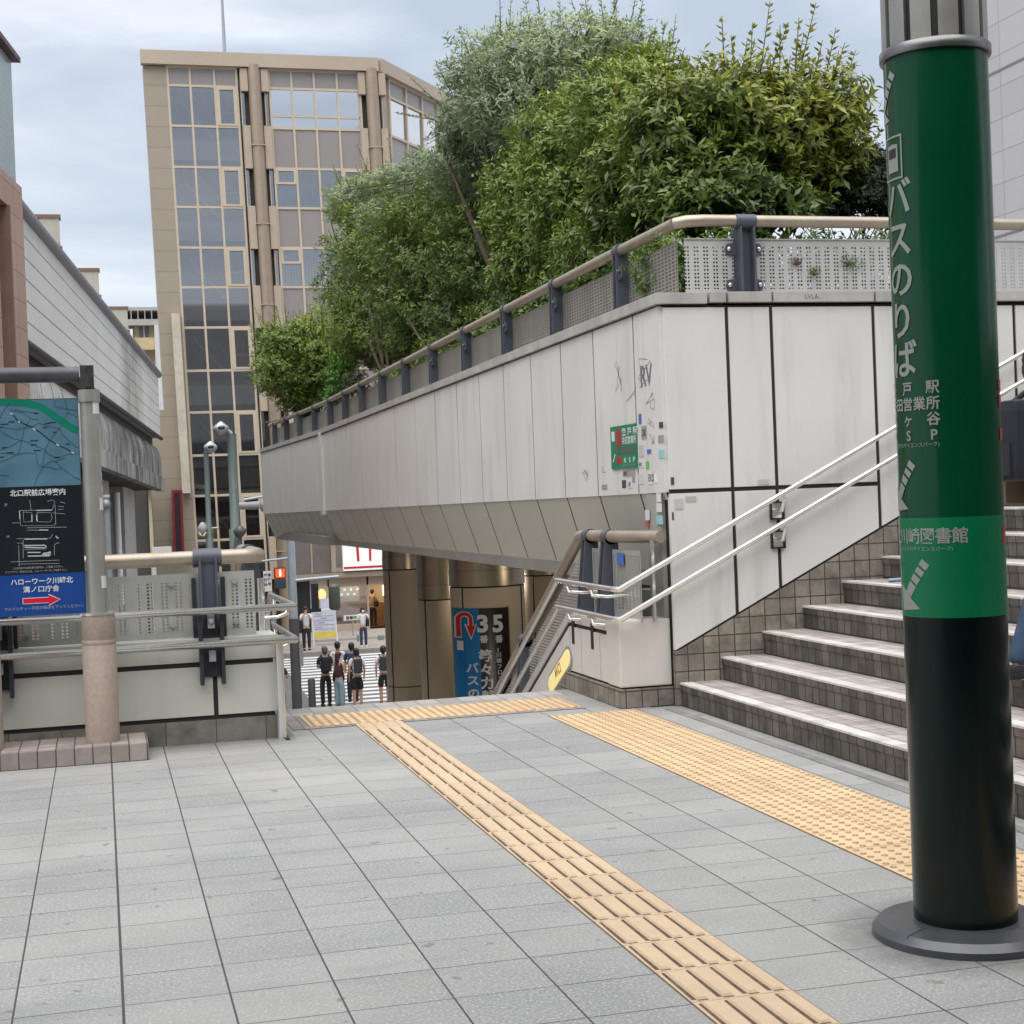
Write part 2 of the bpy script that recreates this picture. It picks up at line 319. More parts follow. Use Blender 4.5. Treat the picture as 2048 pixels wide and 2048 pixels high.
# tactile paving
def tactile_mat():
    return tiled('tactile_tile', (.58, .44, .295), (.25, .17, .10), .3016, .2932, .0025, var=.07, streak=.16, rough=.55, axis='xy', off=(1.5245, 4.302), fine=.25)
MT = tactile_mat(); MT2 = tiled('tactile_dot_tile', (.65, .48, .30), (.22, .14, .08), .2935, .2932, .003, var=.07, streak=.22, rough=.5, axis='xy', off=(2.734, 4.302), fine=.15)
tb = MB(); tb.box(1.5245, 1.8275, 0, 9.87, 0, .004)
y = 4.302-.2932*14
while y < 9.75:
    for k in range(4):
        xc = 1.5245+.303*(k+.5)/4; a = .0115; b_ = .0165
        if y+.28 < 9.87: tb.hexa([(xc-b_, y+.016, .004), (xc+b_, y+.016, .004), (xc+b_, y+.279, .004), (xc-b_, y+.279, .004)], [(xc-a, y+.022, .011), (xc+a, y+.022, .011), (xc+a, y+.273, .011), (xc-a, y+.273, .011)])
    y += .2932
tb.build('tactile_guide_path', MT, kind='structure')
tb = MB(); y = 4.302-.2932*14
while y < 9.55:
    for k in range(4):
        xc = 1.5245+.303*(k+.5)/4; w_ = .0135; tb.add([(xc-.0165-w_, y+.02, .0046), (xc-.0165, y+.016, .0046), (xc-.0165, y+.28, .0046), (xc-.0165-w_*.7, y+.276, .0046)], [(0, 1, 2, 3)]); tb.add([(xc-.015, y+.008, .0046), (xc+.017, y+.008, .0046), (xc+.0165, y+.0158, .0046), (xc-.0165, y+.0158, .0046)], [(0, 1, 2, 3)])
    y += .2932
tb.build('ridge_shade_grime', mat('shade_grime_brown', (.095, .06, .042), .8, var=.45, vs=25), kind='structure')  # dark strips beside the bars: painted shadow lines together with grime
def dots(mb, x0, x1, y0, y1, p=.0587):
    mb.box(x0, x1, y0, y1, 0, .005); nx = round((x1-x0)/p); ny = round((y1-y0)/p)
    for i in range(nx):
        for j in range(ny):
            cx = x0+(i+.5)*(x1-x0)/nx; cy = y0+(j+.5)*(y1-y0)/ny; vs = []
            for r, z in ((.0145, .005), (.0085, .0115)):
                for k in range(8): vs.append((cx+r*cos(k*pi/4), cy+r*sin(k*pi/4), z))
            mb.cur = 1; mb.add(vs, [(k, (k+1) % 8, 8+(k+1) % 8, 8+k) for k in range(8)]); mb.cur = 0; mb.add(vs[8:], [tuple(range(8))])
DOTS = mat('shaded_grimy_dot_side', (.36, .225, .11), .6, var=.2, vs=30)  # darker dot sides: shading and grime both put into the colour
db = MB(); dots(db, 2.734, 3.321, 1.37, 9.56); db.build('tactile_dot_path', [MT2, DOTS], kind='structure')
db = MB(); dots(db, 1.24, 3.05, 9.872, 10.42); db.build('tactile_stop_path', [MT2, DOTS], kind='structure')
dr = MB(); dr.box(1.035, 1.06, 9.42, 9.95, .001, .006); dr.build('drain_slot', M_joint, kind='structure')
# drain band along the foot of the stairs
MB().box(3.50, 3.56, 1, 9.5, .001, .004).build('gutter_band', mat('gutter', (.19, .19, .185), .7, var=.3, vs=4, streak=.3), kind='structure')

# ------------------------------------------------------------------ upper stairs
NST = 15; RI = .153; RU = .3; SX = 3.655
st = thing('staircase', 'wide tiled staircase with pale nosings climbing to the right beside the white wall', 'staircase', (SX, 6, 0))
for n in range(NST):
    x0 = SX+RU*n; z1 = RI*(n+1); Yf = 9.60; Yn = -1.0
    a = MB(); a.box(x0+.075, x0+RU+.012, Yn, Yf, z1-.05, z1-.001); tr_ = a.build('tread', M_tread, st)
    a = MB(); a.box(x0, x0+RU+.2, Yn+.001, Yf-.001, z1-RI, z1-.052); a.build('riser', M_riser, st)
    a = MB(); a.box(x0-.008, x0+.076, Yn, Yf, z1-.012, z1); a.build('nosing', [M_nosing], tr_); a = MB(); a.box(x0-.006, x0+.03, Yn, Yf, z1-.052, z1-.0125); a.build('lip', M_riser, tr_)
a = MB(); a.box(SX+RU*NST, SX+8, -1, 9.6, RI*NST-.3, RI*NST); a.build('landing', M_tread, st)

# ------------------------------------------------------------------ planter wall (white panels), its two faces and soffit
pw = thing('planter_wall', 'white panelled planter wall with graffiti and soffit along the raised garden', 'wall', (3.6, 9.6, 0))
YW = 9.59; XW = 3.6
def sl(x): return .385+.492*(x-3.66)
b = MB(); gaps = [3.625, 4.075, 4.395, 5.15, 5.92, 6.24, 7.0, 7.8]
for i in range(len(gaps)-1):
    x0, x1 = gaps[i]+(.012 if i else 0), gaps[i+1]-.014
    if sl(x1) < 1.40:
        b.add([(x0, YW, sl(x0)), (x1, YW, sl(x1)), (x1, YW, 1.40), (x0, YW, 1.40), (x0, YW+.04, sl(x0)), (x1, YW+.04, sl(x1)), (x1, YW+.04, 1.40), (x0, YW+.04, 1.40)], [(0, 1, 2, 3), (4, 7, 6, 5), (0, 4, 5, 1), (1, 5, 6, 2), (2, 6, 7, 3), (3, 7, 4, 0)])
        b.box(x0, x1, YW, YW+.04, 1.428, 2.625)
    else:
        zb = sl(x0); b.add([(x0, YW, zb), (x1, YW, sl(x1)), (x1, YW, 2.625), (x0, YW, 2.625), (x0, YW+.04, zb), (x1, YW+.04, sl(x1)), (x1, YW+.04, 2.625), (x0, YW+.04, 2.625)], [(0, 1, 2, 3), (4, 7, 6, 5), (0, 4, 5, 1), (1, 5, 6, 2), (2, 6, 7, 3), (3, 7, 4, 0)])
b.build('cladding', M_white, pw, bev=.003)
b = MB(); b.prism([(3.63, YW+.012, .30), (7.8, YW+.012, sl(7.8)-.02), (7.8, YW+.012, 2.64), (3.63, YW+.012, 2.64)], (0, .2, 0)); b.build('backing', M_joint, pw)
b = MB(); b.box(3.64, 7.9, YW+.03, YW+.4, -.4, .42); b.prism([(3.62, YW+.004, 0), (7.9, YW+.004, 0), (7.9, YW+.004, sl(7.9)-.02), (3.66, YW+.004, .37), (3.62, YW+.004, .36)], (0, .03, 0)); b.build('tiled_base', M_sidetile, pw)
# long face
def zt(y): return 2.635-(y-9.6)*.0035
def zb(y): return 1.41-(y-9.6)*.006
ys = [9.60, 10.12, 11.02, 11.86, 12.75, 13.68, 14.62, 15.6, 16.68, 17.8, 19.07, 20.36, 21.7, 23.0, 24.3, 25.7]
def xw(y): return XW if y <= 25.7 else XW-.035*(y-25.7)
b = MB(); far = [25.7+k*.82 for k in range(10)]; allj = ys+far[1:]
for y0, y1 in zip(allj[:-1], allj[1:]):
    g = .011; A = [(xw(y0), y0+g, zb(y0)), (xw(y1), y1-g, zb(y1)), (xw(y1)+.03, y1-g, zb(y1)), (xw(y0)+.03, y0+g, zb(y0))]; T = [(p[0], p[1], zt(p[1])-.0) for p in A]
    b.hexa(A, T)
b.build('side_cladding', M_white, pw)
ye = allj[-1]
b = MB(); b.hexa([(XW+.004, 9.62, zb(9.6)+.01), (XW+.004, 25.7, zb(25.7)+.01), (XW+.3, 25.7, zb(25.7)+.01), (XW+.3, 9.62, zb(9.6)+.01)], [(XW+.004, 9.62, zt(9.6)), (XW+.004, 25.7, zt(25.7)), (XW+.3, 25.7, zt(25.7)), (XW+.3, 9.62, zt(9.6))])
b.hexa([(XW+.004, 25.7, zb(25.7)+.01), (xw(ye)+.004, ye, zb(ye)+.01), (xw(ye)+.3, ye, zb(ye)+.01), (XW+.3, 25.7, zb(25.7)+.01)], [(XW+.004, 25.7, zt(25.7)), (xw(ye)+.004, ye, zt(ye)), (xw(ye)+.3, ye, zt(ye)), (XW+.3, 25.7, zt(25.7))])
b.build('side_backing', M_joint, pw)
b = MB(); b.box(XW-.035, XW+.05, 25.55, 25.85, 1.25, 2.62); b.build('cover_strip', M_white, pw)
# coping
b = MB(); cj = [9.56, 10.95, 12.4, 13.9, 15.4, 17, 18.6, 20.2, 21.8, 23.4, 25.7, 27.5, 29.3, 31.2, ye]
for y0, y1 in zip(cj[:-1], cj[1:]):
    xa, xb = xw(y0)-.03, xw(y1)-.03; z0, z1 = zt(y0), zt(y1)
    b.hexa([(xa, y0+.004, z0+.012), (xb, y1-.004, z1+.012), (xb+.36, y1-.004, z1+.012), (xa+.36, y0+.004, z0+.012)], [(xa, y0+.004, z0+.085), (xb, y1-.004, z1+.085), (xb+.36, y1-.004, z1+.085), (xa+.36, y0+.004, z0+.085)])
for x0, x1 in zip([3.95, 4.08, 4.405, 5.16, 5.93, 6.7], [4.062, 4.39, 5.145, 5.915, 6.69, 8]): b.box(x0, x1, 9.56, 9.92, 2.655, 2.725)
b.build('coping', M_coping, pw, bev=.004)
# soffit: sloping panels running in under the planter, and the deck underside
b = MB()
def sp(y, k): a = np.array([xw(y)+.01, y, zb(y)]); c = np.array([xw(y)+.27, y+.25, .755-(y-9.6)*.002]); return a+(c-a)*k
for y0, y1 in zip(allj[:-1], allj[1:]):
    b.add([sp(y0+.012, 0), sp(y1-.012, 0), sp(y1-.012, 1), sp(y0+.012, 1)], [(0, 1, 2, 3)])
b.build('soffit', M_soffit, pw)
b = MB()
for y0, y1 in zip(allj[:-1], allj[1:]):
    d = np.array([.002, 0, .004]); b.add([sp(y0, 0)+d, sp(y1, 0)+d, sp(y1, 1)+d, sp(y0, 1)+d], [(0, 1, 2, 3)])
b.add([sp(ye, 0), sp(ye, 1), (xw(ye)+2, ye+.3, 2.4), (xw(ye), ye, 2.4)], [(0, 1, 2, 3)])
b.build('soffit_backing', M_joint, pw)
b = MB(); b.box(3.83, 14, 9.9, 25.7, .74, .9); b.box(3.6, 14, 25.7, ye, .73, .88); b.box(3.9, 14, 9.9, ye, 2.3, 2.55); b.box(3.66, 14, 9.75, 10.4, -4.1, .735); b.box(6.2, 14, 20, 21, -4.1, .5); b.build('deck', mat('deck_grey', (.24, .23, .21), .7, var=.1), pw)
b = MB(); b.box(3.9, 13, 9.95, ye-.1, 2.55, 2.66); b.build('soil', mat('soil', (.07, .05, .035), .95, var=.4, vs=9, bmp=.6), pw)
# pier under the corner where the soffit stops
b = MB(); b.box(3.60, 3.95, 9.70, 9.96, .4, 1.40); b.build('corner_pier', mat('pier_grey', (.36, .36, .335), .4, streak=.2), pw)
# graffiti strokes on the side face
gf = MB(); rg = random.Random(3)
def scrib(px, py, w, h, n, seed, wd=.004):
    r = random.Random(seed); p = PX(px, py, XW-.002); pts = [(r.uniform(-w, w), r.uniform(-h, h)) for _ in range(n)]
    sm = []
    for a, c in zip(pts[:-1], pts[1:]):
        for k in range(5): t = k/5; sm.append((a[0]+(c[0]-a[0])*t+sin(t*pi)*w*.12, a[1]+(c[1]-a[1])*t))
    ribbon(gf, sm, wd, (XW-.002, p[1], p[2]), (0, -1, 0), (0, 0, 1))
scrib(1236, 750, .10, .13, 9, 1); scrib(1262, 790, .12, .05, 4, 2, .003); scrib(1288, 745, .16, .12, 9, 4); scrib(1300, 805, .09, .07, 8, 5); scrib(1172, 952, .10, .08, 9, 6); scrib(1208, 940, .05, .03, 4, 8)
scrib(1302, 845, .07, .05, 6, 9, .003); scrib(1303, 880, .08, .05, 7, 10, .003)
p = PX(1297, 770, XW-.002); put_text(gf, 'RV', (XW-.0022, p[1]+.16, p[2]), (0, -1, 0), (.0, 0, 1), .20, .004, sx=.95)
gf.build('graffiti', mat('marker_ink', (.16, .16, .18), .8), pw)
gf = MB(); put_text(gf, 'LVLA...', (4.63, 9.5585, 2.675), (1, 0, 0), (0, 0, 1), .045); gf.build('coping_scrawl', MC['marker_ink'], pw)

# ------------------------------------------------------------------ railing on the planter wall
M_perfA = perforated('perforated_side', (.36, .355, .32), 'y', .068, .022, .025, .0075, .03, .37, uoff=.01)
M_perfB = perforated('perforated_front', (.66, .66, .645), 'x', .068, .021, .025, .0072, .035, .325)
rl = thing('railing', 'bronze tube railing with slate posts and perforated panels on the planter wall', 'railing', (3.8, 9.66, 2.72))
b = MB(); b.tube([(3.77, 9.69, 3.195)]+[(3.755-(0 if y < 26 else .035*(y-26)), y, 3.195-(y-9.7)*.0035) for y in (11, 14, 18, 22, 26, 29, ye-.3)], .04, 16); b.tube([(3.77, 9.69, 3.195), (3.83, 9.63, 3.2), (3.95, 9.62, 3.205), (8, 9.62, 3.19)], .04, 16); b.build('top_rail', M_bronze, rl)
py_ = [10.78, 12.45, 14.08, 15.75, 17.4, 19.05, 20.72, 22.4, 24.0, 25.62, 27.25, 28.9, 30.5, 32.1]
for i, y in enumerate(py_):
    x = 3.755-(0 if y < 26 else .035*(y-26)); dz = -(y-9.7)*.0035
    b = MB(); b.prism([(x-.05, y-.045, 2.71+dz), (x+.09, y-.045, 2.71+dz), (x+.05, y-.045, 3.16+dz), (x-.045, y-.045, 3.16+dz)], (0, .016, 0)); b.prism([(x-.05, y+.03, 2.71+dz), (x+.09, y+.03, 2.71+dz), (x+.05, y+.03, 3.16+dz), (x-.045, y+.03, 3.16+dz)], (0, .016, 0))
    b.box(x-.02, x+.05, y-.03, y+.03, 2.71+dz, 3.15+dz); b.lathe([(.052, -.05), (.052, .05)], (x, y, 3.195+dz), 16, 'y')
    p = b.build('post', M_navy, rl, bev=.003)
    if i < 5:
        q = MB(); q.ball((x-.045, y-.085, 3.03+dz), .018, 8, 6); q.prism([(x-.035, y-.12, 2.99+dz), (x-.035, y-.045, 2.97+dz), (x-.035, y-.045, 3.08+dz), (x-.035, y-.11, 3.06+dz)], (.01, 0, 0)); q.build('bracket', M_steel if 0 else M_navy, p)
e_ = [9.72]+py_+[ye-.2]
for y0, y1 in zip(e_[:-1], e_[1:]):
    x0 = 3.80-(0 if y0 < 26 else .035*(y0-26)); x1 = 3.80-(0 if y1 < 26 else .035*(y1-26)); dz = -(y0-9.7)*.0035
    MB().hexa([(x0, y0+.03, 2.72+dz), (x0+.006, y0+.03, 2.72+dz), (x1+.006, y1-.03, 2.72+dz), (x1, y1-.03, 2.72+dz)], [(x0, y0+.03, 3.09+dz), (x0+.006, y0+.03, 3.09+dz), (x1+.006, y1-.03, 3.09+dz), (x1, y1-.03, 3.09+dz)]).build('perforated_panel', M_perfA, rl)
for x0, x1 in ((3.82, 4.17), (4.33, 5.45), (5.47, 6.9)):
    b = MB(); b.box(x0, x1, 9.66, 9.666, 2.725, 3.085); b.box(x0, x1, 9.65, 9.67, 3.085, 3.092); b.build('perforated_panel', M_perfB, rl)
b = MB(); X0 = 4.24
b.box(X0-.055, X0-.04, 9.57, 9.72, 2.728, 3.16); b.box(X0+.04, X0+.055, 9.57, 9.72, 2.728, 3.16); b.box(X0-.04, X0+.04, 9.63, 9.65, 2.728, 3.15); b.lathe([(.05, -.07), (.05, .07)], (X0, 9.62, 3.2), 20, 'x')
for sx in (-1, 1):
    for zz in (2.78, 3.02): b.prism([(X0+sx*.05, 9.645, zz-.045), (X0+sx*.12, 9.645, zz-.035), (X0+sx*.135, 9.645, zz), (X0+sx*.12, 9.645, zz+.035), (X0+sx*.05, 9.645, zz+.045)], (0, .012, 0))
p = b.build('post', M_navy, rl, bev=.002)
b = MB(); 
for sx in (-1, 1):
    for zz in (2.78, 3.02): b.ball((X0+sx*.108, 9.64, zz), .016, 10, 6, (1, .6, 1))
b.build('bolts', M_steel, p)

# ------------------------------------------------------------------ handrails on the stair wall
def rail_pair(z0): return [(3.20, 10.86, z0), (3.20, 9.60, z0-.005), (3.22, 9.49, z0-.005), (5.25, 9.49, z0+1.0), (8.2, 9.49, z0+1.0+2.95*.492)]
hr = thing('handrail', 'double stainless handrail climbing along the white stair wall', 'handrail', (3.2, 9.5, 0))
for z0, nm in ((.80, 'upper_rail'), (.605, 'lower_rail')):
    b = MB(); b.tube(rail_pair(z0), .0175, 14); b.build(nm, M_steel, hr)
for zz in (.80+1.0*(4.41-3.2)/2.05-.03, .605+1.0*(4.41-3.2)/2.05-.03):
    b = MB(); x = 4.38; b.box(x-.045, x+.045, 9.565, 9.59, zz-.16, zz-.15); b.box(x-.045, x+.045, 9.565, 9.59, zz-.05, zz-.04); b.box(x-.05, x-.04, 9.565, 9.59, zz-.16, zz-.04); b.box(x+.04, x+.05, 9.565, 9.59, zz-.16, zz-.04)
    br = b.build('wall_bracket', M_black, hr); b = MB(); b.box(x-.04, x+.04, 9.58, 9.595, zz-.15, zz-.05); b.tube([(x, 9.585, zz-.10), (x, 9.50, zz-.10), (x+.02, 9.49, zz-.01)], .012, 8); b.build('arm', M_steel, br)
for z0 in (.80, .605):
    for yy in (10.05, 10.6): b = MB(); b.box(3.19, 3.21, yy-.10, yy+.06, z0-.03, z0-.012); b.tube([(3.20, yy, z0-.02), (3.20, yy-.04, z0-.07), (3.30, yy-.06, z0-.08), (3.42, yy-.06, z0-.08)], .012, 8); b.build('arm', M_steel, hr)

# ------------------------------------------------------------------ low wall beside the descending stairs
lw = thing('stair_parapet', 'white low wall with tiled foot and square end block beside the descending stairs', 'wall', (3.4, 10, 0))
SLP = .535
b = MB(); b.box(3.262, 3.622, 9.665, 9.93, .135, .575); b.build('end_block', mat('warm_white_panel', (.63, .61, .575), .4, var=.04, streak=.1), lw, bev=.012)
b = MB(); b.box(3.275, 3.60, 9.93, 10.84, .49, .56)
for y0, y1 in ((9.94, 10.10), (10.112, 10.53), (10.542, 10.80)): b.box(3.27, 3.60, y0, y1, .14, .462)
y0 = 10.82
b.prism([(3.27, 10.812, .14), (3.27, 10.812, .462), (3.27, 18.5, .462-SLP*7.69), (3.27, 18.5, .13-SLP*7.8)], (.33, 0, 0)); b.prism([(3.272, 10.85, .49), (3.272, 10.85, .56), (3.272, 18.5, .56-SLP*7.69), (3.272, 18.5, .49-SLP*7.69)], (.33, 0, 0))
b.build('cladding', MC['warm_white_panel'], lw, bev=.002)
b = MB(); b.prism([(3.285, 9.9, .1), (3.285, 9.9, .5), (3.285, 10.83, .5), (3.285, 18.4, .5-SLP*7.6), (3.285, 18.4, -4.1), (3.285, 10.9, -1.0)], (.3, 0, 0)); b.build('core', M_joint, lw)
b = MB(); b.box(3.25, 3.634, 9.645, 10.86, -.01, .125); b.prism([(3.251, 10.86, -.2), (3.251, 10.86, .125), (3.251, 18, .125-SLP*7.2), (3.251, 18, -.2-SLP*7.2)], (.04, 0, 0)); b.build('tiled_foot', M_sidetile, lw)
# illuminated marker plate
b = MB(); ang = atan(-SLP)
def cap(cx, cz, L2, R2, n=8): 
    pts = []
    for s_ in (1, -1):
        for k in range(n+1): th = (-pi/2+pi*k/n) if s_ > 0 else (pi/2+pi*k/n); pts.append((L2*s_+R2*cos(th), R2*sin(th)))
    return [(cx+u*cos(ang)-v*sin(ang), cz+u*sin(ang)+v*cos(ang)) for u, v in pts]
lt = thing('marker_light', 'yellow lit capsule shaped marker set in the low wall at the stair head', 'light', (3.25, 11.1, .1))
b.prism([(3.262, u, v) for u, v in cap(11.08, .105, .27, .085)], (.02, 0, 0)); b.build('frame', M_grey, lt)
b = MB(); b.prism([(3.255, u, v) for u, v in cap(11.08, .105, .26, .062)], (.01, 0, 0)); b.build('lens', emit('lens_yellow', (.85, .72, .32), .3), lt)
b = MB(); put_text(b, '出口', (3.2535, 11.16, .04), (0, -cos(ang), -sin(ang)), (0, -sin(ang), cos(ang)), .09, .003); b.build('lettering', mat('orange_ink', (.5, .22, .07), .5), lt)

# ------------------------------------------------------------------ tube railing over the low wall (right) and its perforated panels
M_perfC = perforated('perforated_grey', (.47, .47, .44), 'y', .075, .026, .021, .0068, .06, .44)
def descend_rail(name, label, x, ystart, side):
    t_ = thing(name, label, 'railing', (x, 10.2, .56)); s = side
    b = MB(); b.tube([(x, 10.92, 1.115), (x, 18.4, 1.115-.54*7.48)], .042, 16)
    pts = [(x+.14*s, ystart, 1.12), (x+.02*s, ystart+.35, 1.12), (x, ystart+.45, 1.12), (x, 10.86, 1.118), (x, 10.93, 1.108)] if s > 0 else [(x, ystart, 1.12), (x, 10.86, 1.118), (x, 10.93, 1.108)]
    b.tube(pts, .042, 16); b.build('top_rail', M_bronze, t_)
    for k, yy in enumerate((10.27, 10.72, 12.6, 14.4, 16.2)):
        z0 = .56 if yy < 11 else .56-SLP*(yy-10.85); zt_ = 1.115 if yy < 11 else 1.115-.54*(yy-10.92)
        b = MB()
        for dy in (-.05, .034): b.prism([(x-.11*s-.0, yy+dy, z0-.06), (x+.09*s, yy+dy, z0-.06), (x+.045*s, yy+dy, zt_), (x-.045*s, yy+dy, zt_)], (0, .014, 0))
        b.prism([(x-.055*s, yy-.04, z0-.05), (x+.06*s, yy-.04, z0-.05), (x+.02*s, yy-.04, zt_-.02), (x-.02*s, yy-.04, zt_-.02)], (0, .076, 0))
        b.lathe([(.053, -.05), (.053, .05)], (x, yy, zt_), 18, 'y'); b.build('post', M_navy, t_, bev=.002)
        if yy < 11: MB().box(x-.14*s-.012, x-.14*s+.012, yy-.03, yy+.03, .34, .52).build('clamp', M_black, t_)
    for y0, y1 in ((ystart+.02, 10.2), (10.34, 10.66)): MB().box(x-.003, x+.003, y0, y1, .565, 1.03).build('perforated_panel', M_perfC, t_)
    for y0, y1 in ((10.8, 12.5), (12.7, 14.3), (14.5, 16.1), (16.3, 18.2)):
        f = lambda y: -SLP*(y-10.85)
        MB().add([(x, y0, .57+f(y0)), (x, y1, .57+f(y1)), (x, y1, 1.02+f(y1)), (x, y0, 1.02+f(y0))], [(0, 1, 2, 3)]).build('perforated_panel', perfD, t_)
    return t_
perfD = perforated('perforated_slope', (.47, .47, .44), 'y', .036, .010, .025, .0075, -9, 9)
dres = descend_rail('stair_railing', 'bronze tube railing on slate fins running down beside the low white wall', 3.42, 9.62, 1)
b = MB(); b.box(3.50, 3.52, 9.64, 9.67, .575, 1.1); b.build('end_post', M_steel, dres)
b = MB(); b.tube([(3.20, 10.84, .80), (3.20, 18.3, .80-.545*7.45)], .0175, 12); b.tube([(3.20, 10.84, .60), (3.20, 18.3, .60-.545*7.45)], .0175, 12); b.build('side_rails', M_steel, hr)
p = PX(1293, 1120, 3.41); b = MB(); b.prism([(3.405, 9.93, .93), (3.405, 10.07, .93), (3.405, 10.07, 1.01), (3.405, 9.93, 1.01)], (-.002, 0, 0)); b.build('sticker', mat('sticker_blue', (.06, .14, .42), .5), label='blue sticker on the perforated panel beside the white end block', cat='sticker')

# ------------------------------------------------------------------ descending stairs
ds = thing('descending_staircase', 'stairs going down to the street from the plaza edge', 'staircase', (2.1, 10.83, -4.15))
b = MB()
for n in range(27): b.box(1.03, 3.26, 10.83+.285*n, 10.83+.285*(n+1)+.02, -RI*(n+1)-.25, -RI*(n+1))
b.build('steps', M_tread, ds)
b = MB(); b.prism([(1.0, 10.8, -.5), (1.0, 18.6, -4.4), (1.0, 10.8, -4.4)], (2.3, 0, 0)); b.build('carriage', M_conc, ds)

# ------------------------------------------------------------------ left parapet
YL = 9.56
lp = thing('parapet', 'grey green panelled parapet with black joints behind the map board', 'wall', (0, YL, 0))
b = MB(); vx = [-6.2, -4.4, -2.6, -1.1, .635, 1.0]
for x0, x1 in zip(vx[:-1], vx[1:]):
    b.box(x0+.014, x1-.014 if x1 < 1 else x1, YL, YL+.25, .165, .462); b.box(x0+(.014 if x0 != .635 else -.016), x1-.016 if x1 < 1 else x1, YL+.002, YL+.25, .492, .60)
b.build('panels', M_lpanel, lp, bev=.002)
b = MB(); b.box(-6.2, .99, YL+.012, YL+.28, 0, .6); b.build('core', M_joint, lp)
b = MB(); b.box(-6.2, 1.005, YL-.012, YL+.3, 0, .138); b.build('tiled_foot', tiled('foot_tile', (.20, .19, .165), (.06, .055, .05), .3, .3, .003, streak=.7, axis='xz', off=(.33, -.1)), lp)
b = MB(); b.box(-6.2, 1.015, YL-.02, YL+.32, .602, .635); b.build('coping', M_lpanel, lp, bev=.004)
b = MB(); b.box(.70, 1.0, YL+.32, 10.85, .02, .60); b.prism([(.70, 10.85, .60), (.70, 18.5, .60-SLP*7.65), (.70, 18.5, -4.1), (.70, 10.85, -4.1)], (.3, 0, 0)); b.box(-14, .98, YL+.05, YL+.4, -4.1, 0); b.box(.7, 1.018, YL+.33, 10.85, -4.1, .02); b.build('return_wall', M_lpanel, lp)
b = MB(); b.tube([(1.02, 9.50, .0), (1.02, 9.50, .62)], .028, 12); b.build('end_post', M_steel, lp)
lr = thing('tube_railing', 'bronze tube railing with slate fins and perforated sheet on the left parapet', 'railing', (0, 9.62, .63))
b = MB(); b.tube([(-6.2, 9.64, 1.12), (.84, 9.64, 1.12), (.915, 9.665, 1.12), (.94, 9.74, 1.12), (.94, 10.86, 1.118), (.94, 18.4, 1.115-.54*7.5)], .045, 18); b.build('top_rail', M_bronze, lr)
M_perfL = perforated('perforated_left', (.52, .525, .49), 'x', .084, .026, .021, .0075, .05, .35, uoff=.02)
for x0, x1 in ((-6, -4.1), (-4.0, -2.1), (-2.0, -.62), (-.50, .90)):
    b = MB(); b.box(x0, x1, 9.62, 9.626, .64, 1.03); b.build('perforated_panel', M_perfL, lr)
b = MB()
for x, z in ((.40, .97), (.78, .97), (.40, .72), (.78, .72), (-.45, .69)): b.lathe([(.016, -.02), (.014, .0)], (x, 9.62, z), 10, 'y'); b.box(x-.02, x+.008, 9.612, 9.62, z-.012, z+.012)
b.build('bolts', M_grey, lr)
for xc in (.62, -.60, -2.05, -4.05):
    b = MB(); b.lathe([(.058, -.085), (.058, .085)], (xc, 9.64, 1.12), 22, 'x')
    for dx in (-.055, .04): b.prism([(xc+dx, 9.565, 1.12), (xc+dx, 9.53, .70), (xc+dx, 9.60, .70), (xc+dx, 9.66, 1.12)], (.015, 0, 0))
    b.prism([(xc-.04, 9.60, 1.1), (xc-.045, 9.57, .66), (xc+.045, 9.57, .66), (xc+.04, 9.60, 1.1)], (0, .02, 0)); ps = b.build('post', M_navy, lr, bev=.002)
    b = MB()
    for dx in (-.075, .052): b.box(xc+dx, xc+dx+.022, 9.47, 9.60, .36, .82)
    b.box(xc-.055, xc+.055, 9.545, 9.60, .40, .82); b.box(xc-.10, xc-.075, 9.6, 9.66, .62, 1.0); b.box(xc+.075, xc+.10, 9.6, 9.66, .62, 1.0); b.build('channel', M_navyd, ps)
    b = MB(); b.box(xc-.02, xc+.02, 9.47, 9.545, .70, .78); b.ball((xc, 9.47, .74), .02, 8, 6); b.box(xc-.02, xc+.02, 9.47, 9.545, .5, .56); b.build('rail_mount', M_grey, ps)
for yy in (10.35, 12.4, 14.4, 16.4):
    zt_ = 1.12 if yy < 11 else 1.115-.54*(yy-10.9)
    b = MB(); b.prism([(.78, yy-.05, zt_-.62), (1.09, yy-.05, zt_-.62), (.985, yy-.05, zt_-.02), (.895, yy-.05, zt_-.02)], (0, .10, 0)); b.lathe([(.054, -.05), (.054, .05)], (.94, yy, zt_), 16, 'y'); b.build('post', M_navy, lr, bev=.003)
lh = thing('handrail', 'double stainless handrail in front of the left parapet turning down the stairs', 'handrail', (0, 9.44, .6))
for z0, nm in ((.805, 'upper_rail'), (.605, 'lower_rail')):
    b = MB(); b.tube([(-6, 9.44, z0), (1.12, 9.44, z0), (1.12, 10.84, z0), (1.12, 18.3, z0-.545*7.45)], .0185, 14); b.build(nm, M_steel, lh)
    for yy in (9.9, 10.6): b = MB(); b.tube([(1.12, yy, z0-.01), (1.12, yy-.02, z0-.07), (1.06, yy-.02, z0-.09), (.98, yy-.02, z0-.09)], .012, 8); b.build('arm', M_steel, lh)
    b = MB(); b.tube([(1.0, 10.25, .5), (1.0, 10.25, .95)], .025, 10) if nm == 'upper_rail' else b.tube([(1.0, 9.95, .55), (1.0, 9.95, .75)], .022, 10); b.build('stanchion', M_steel, lh)

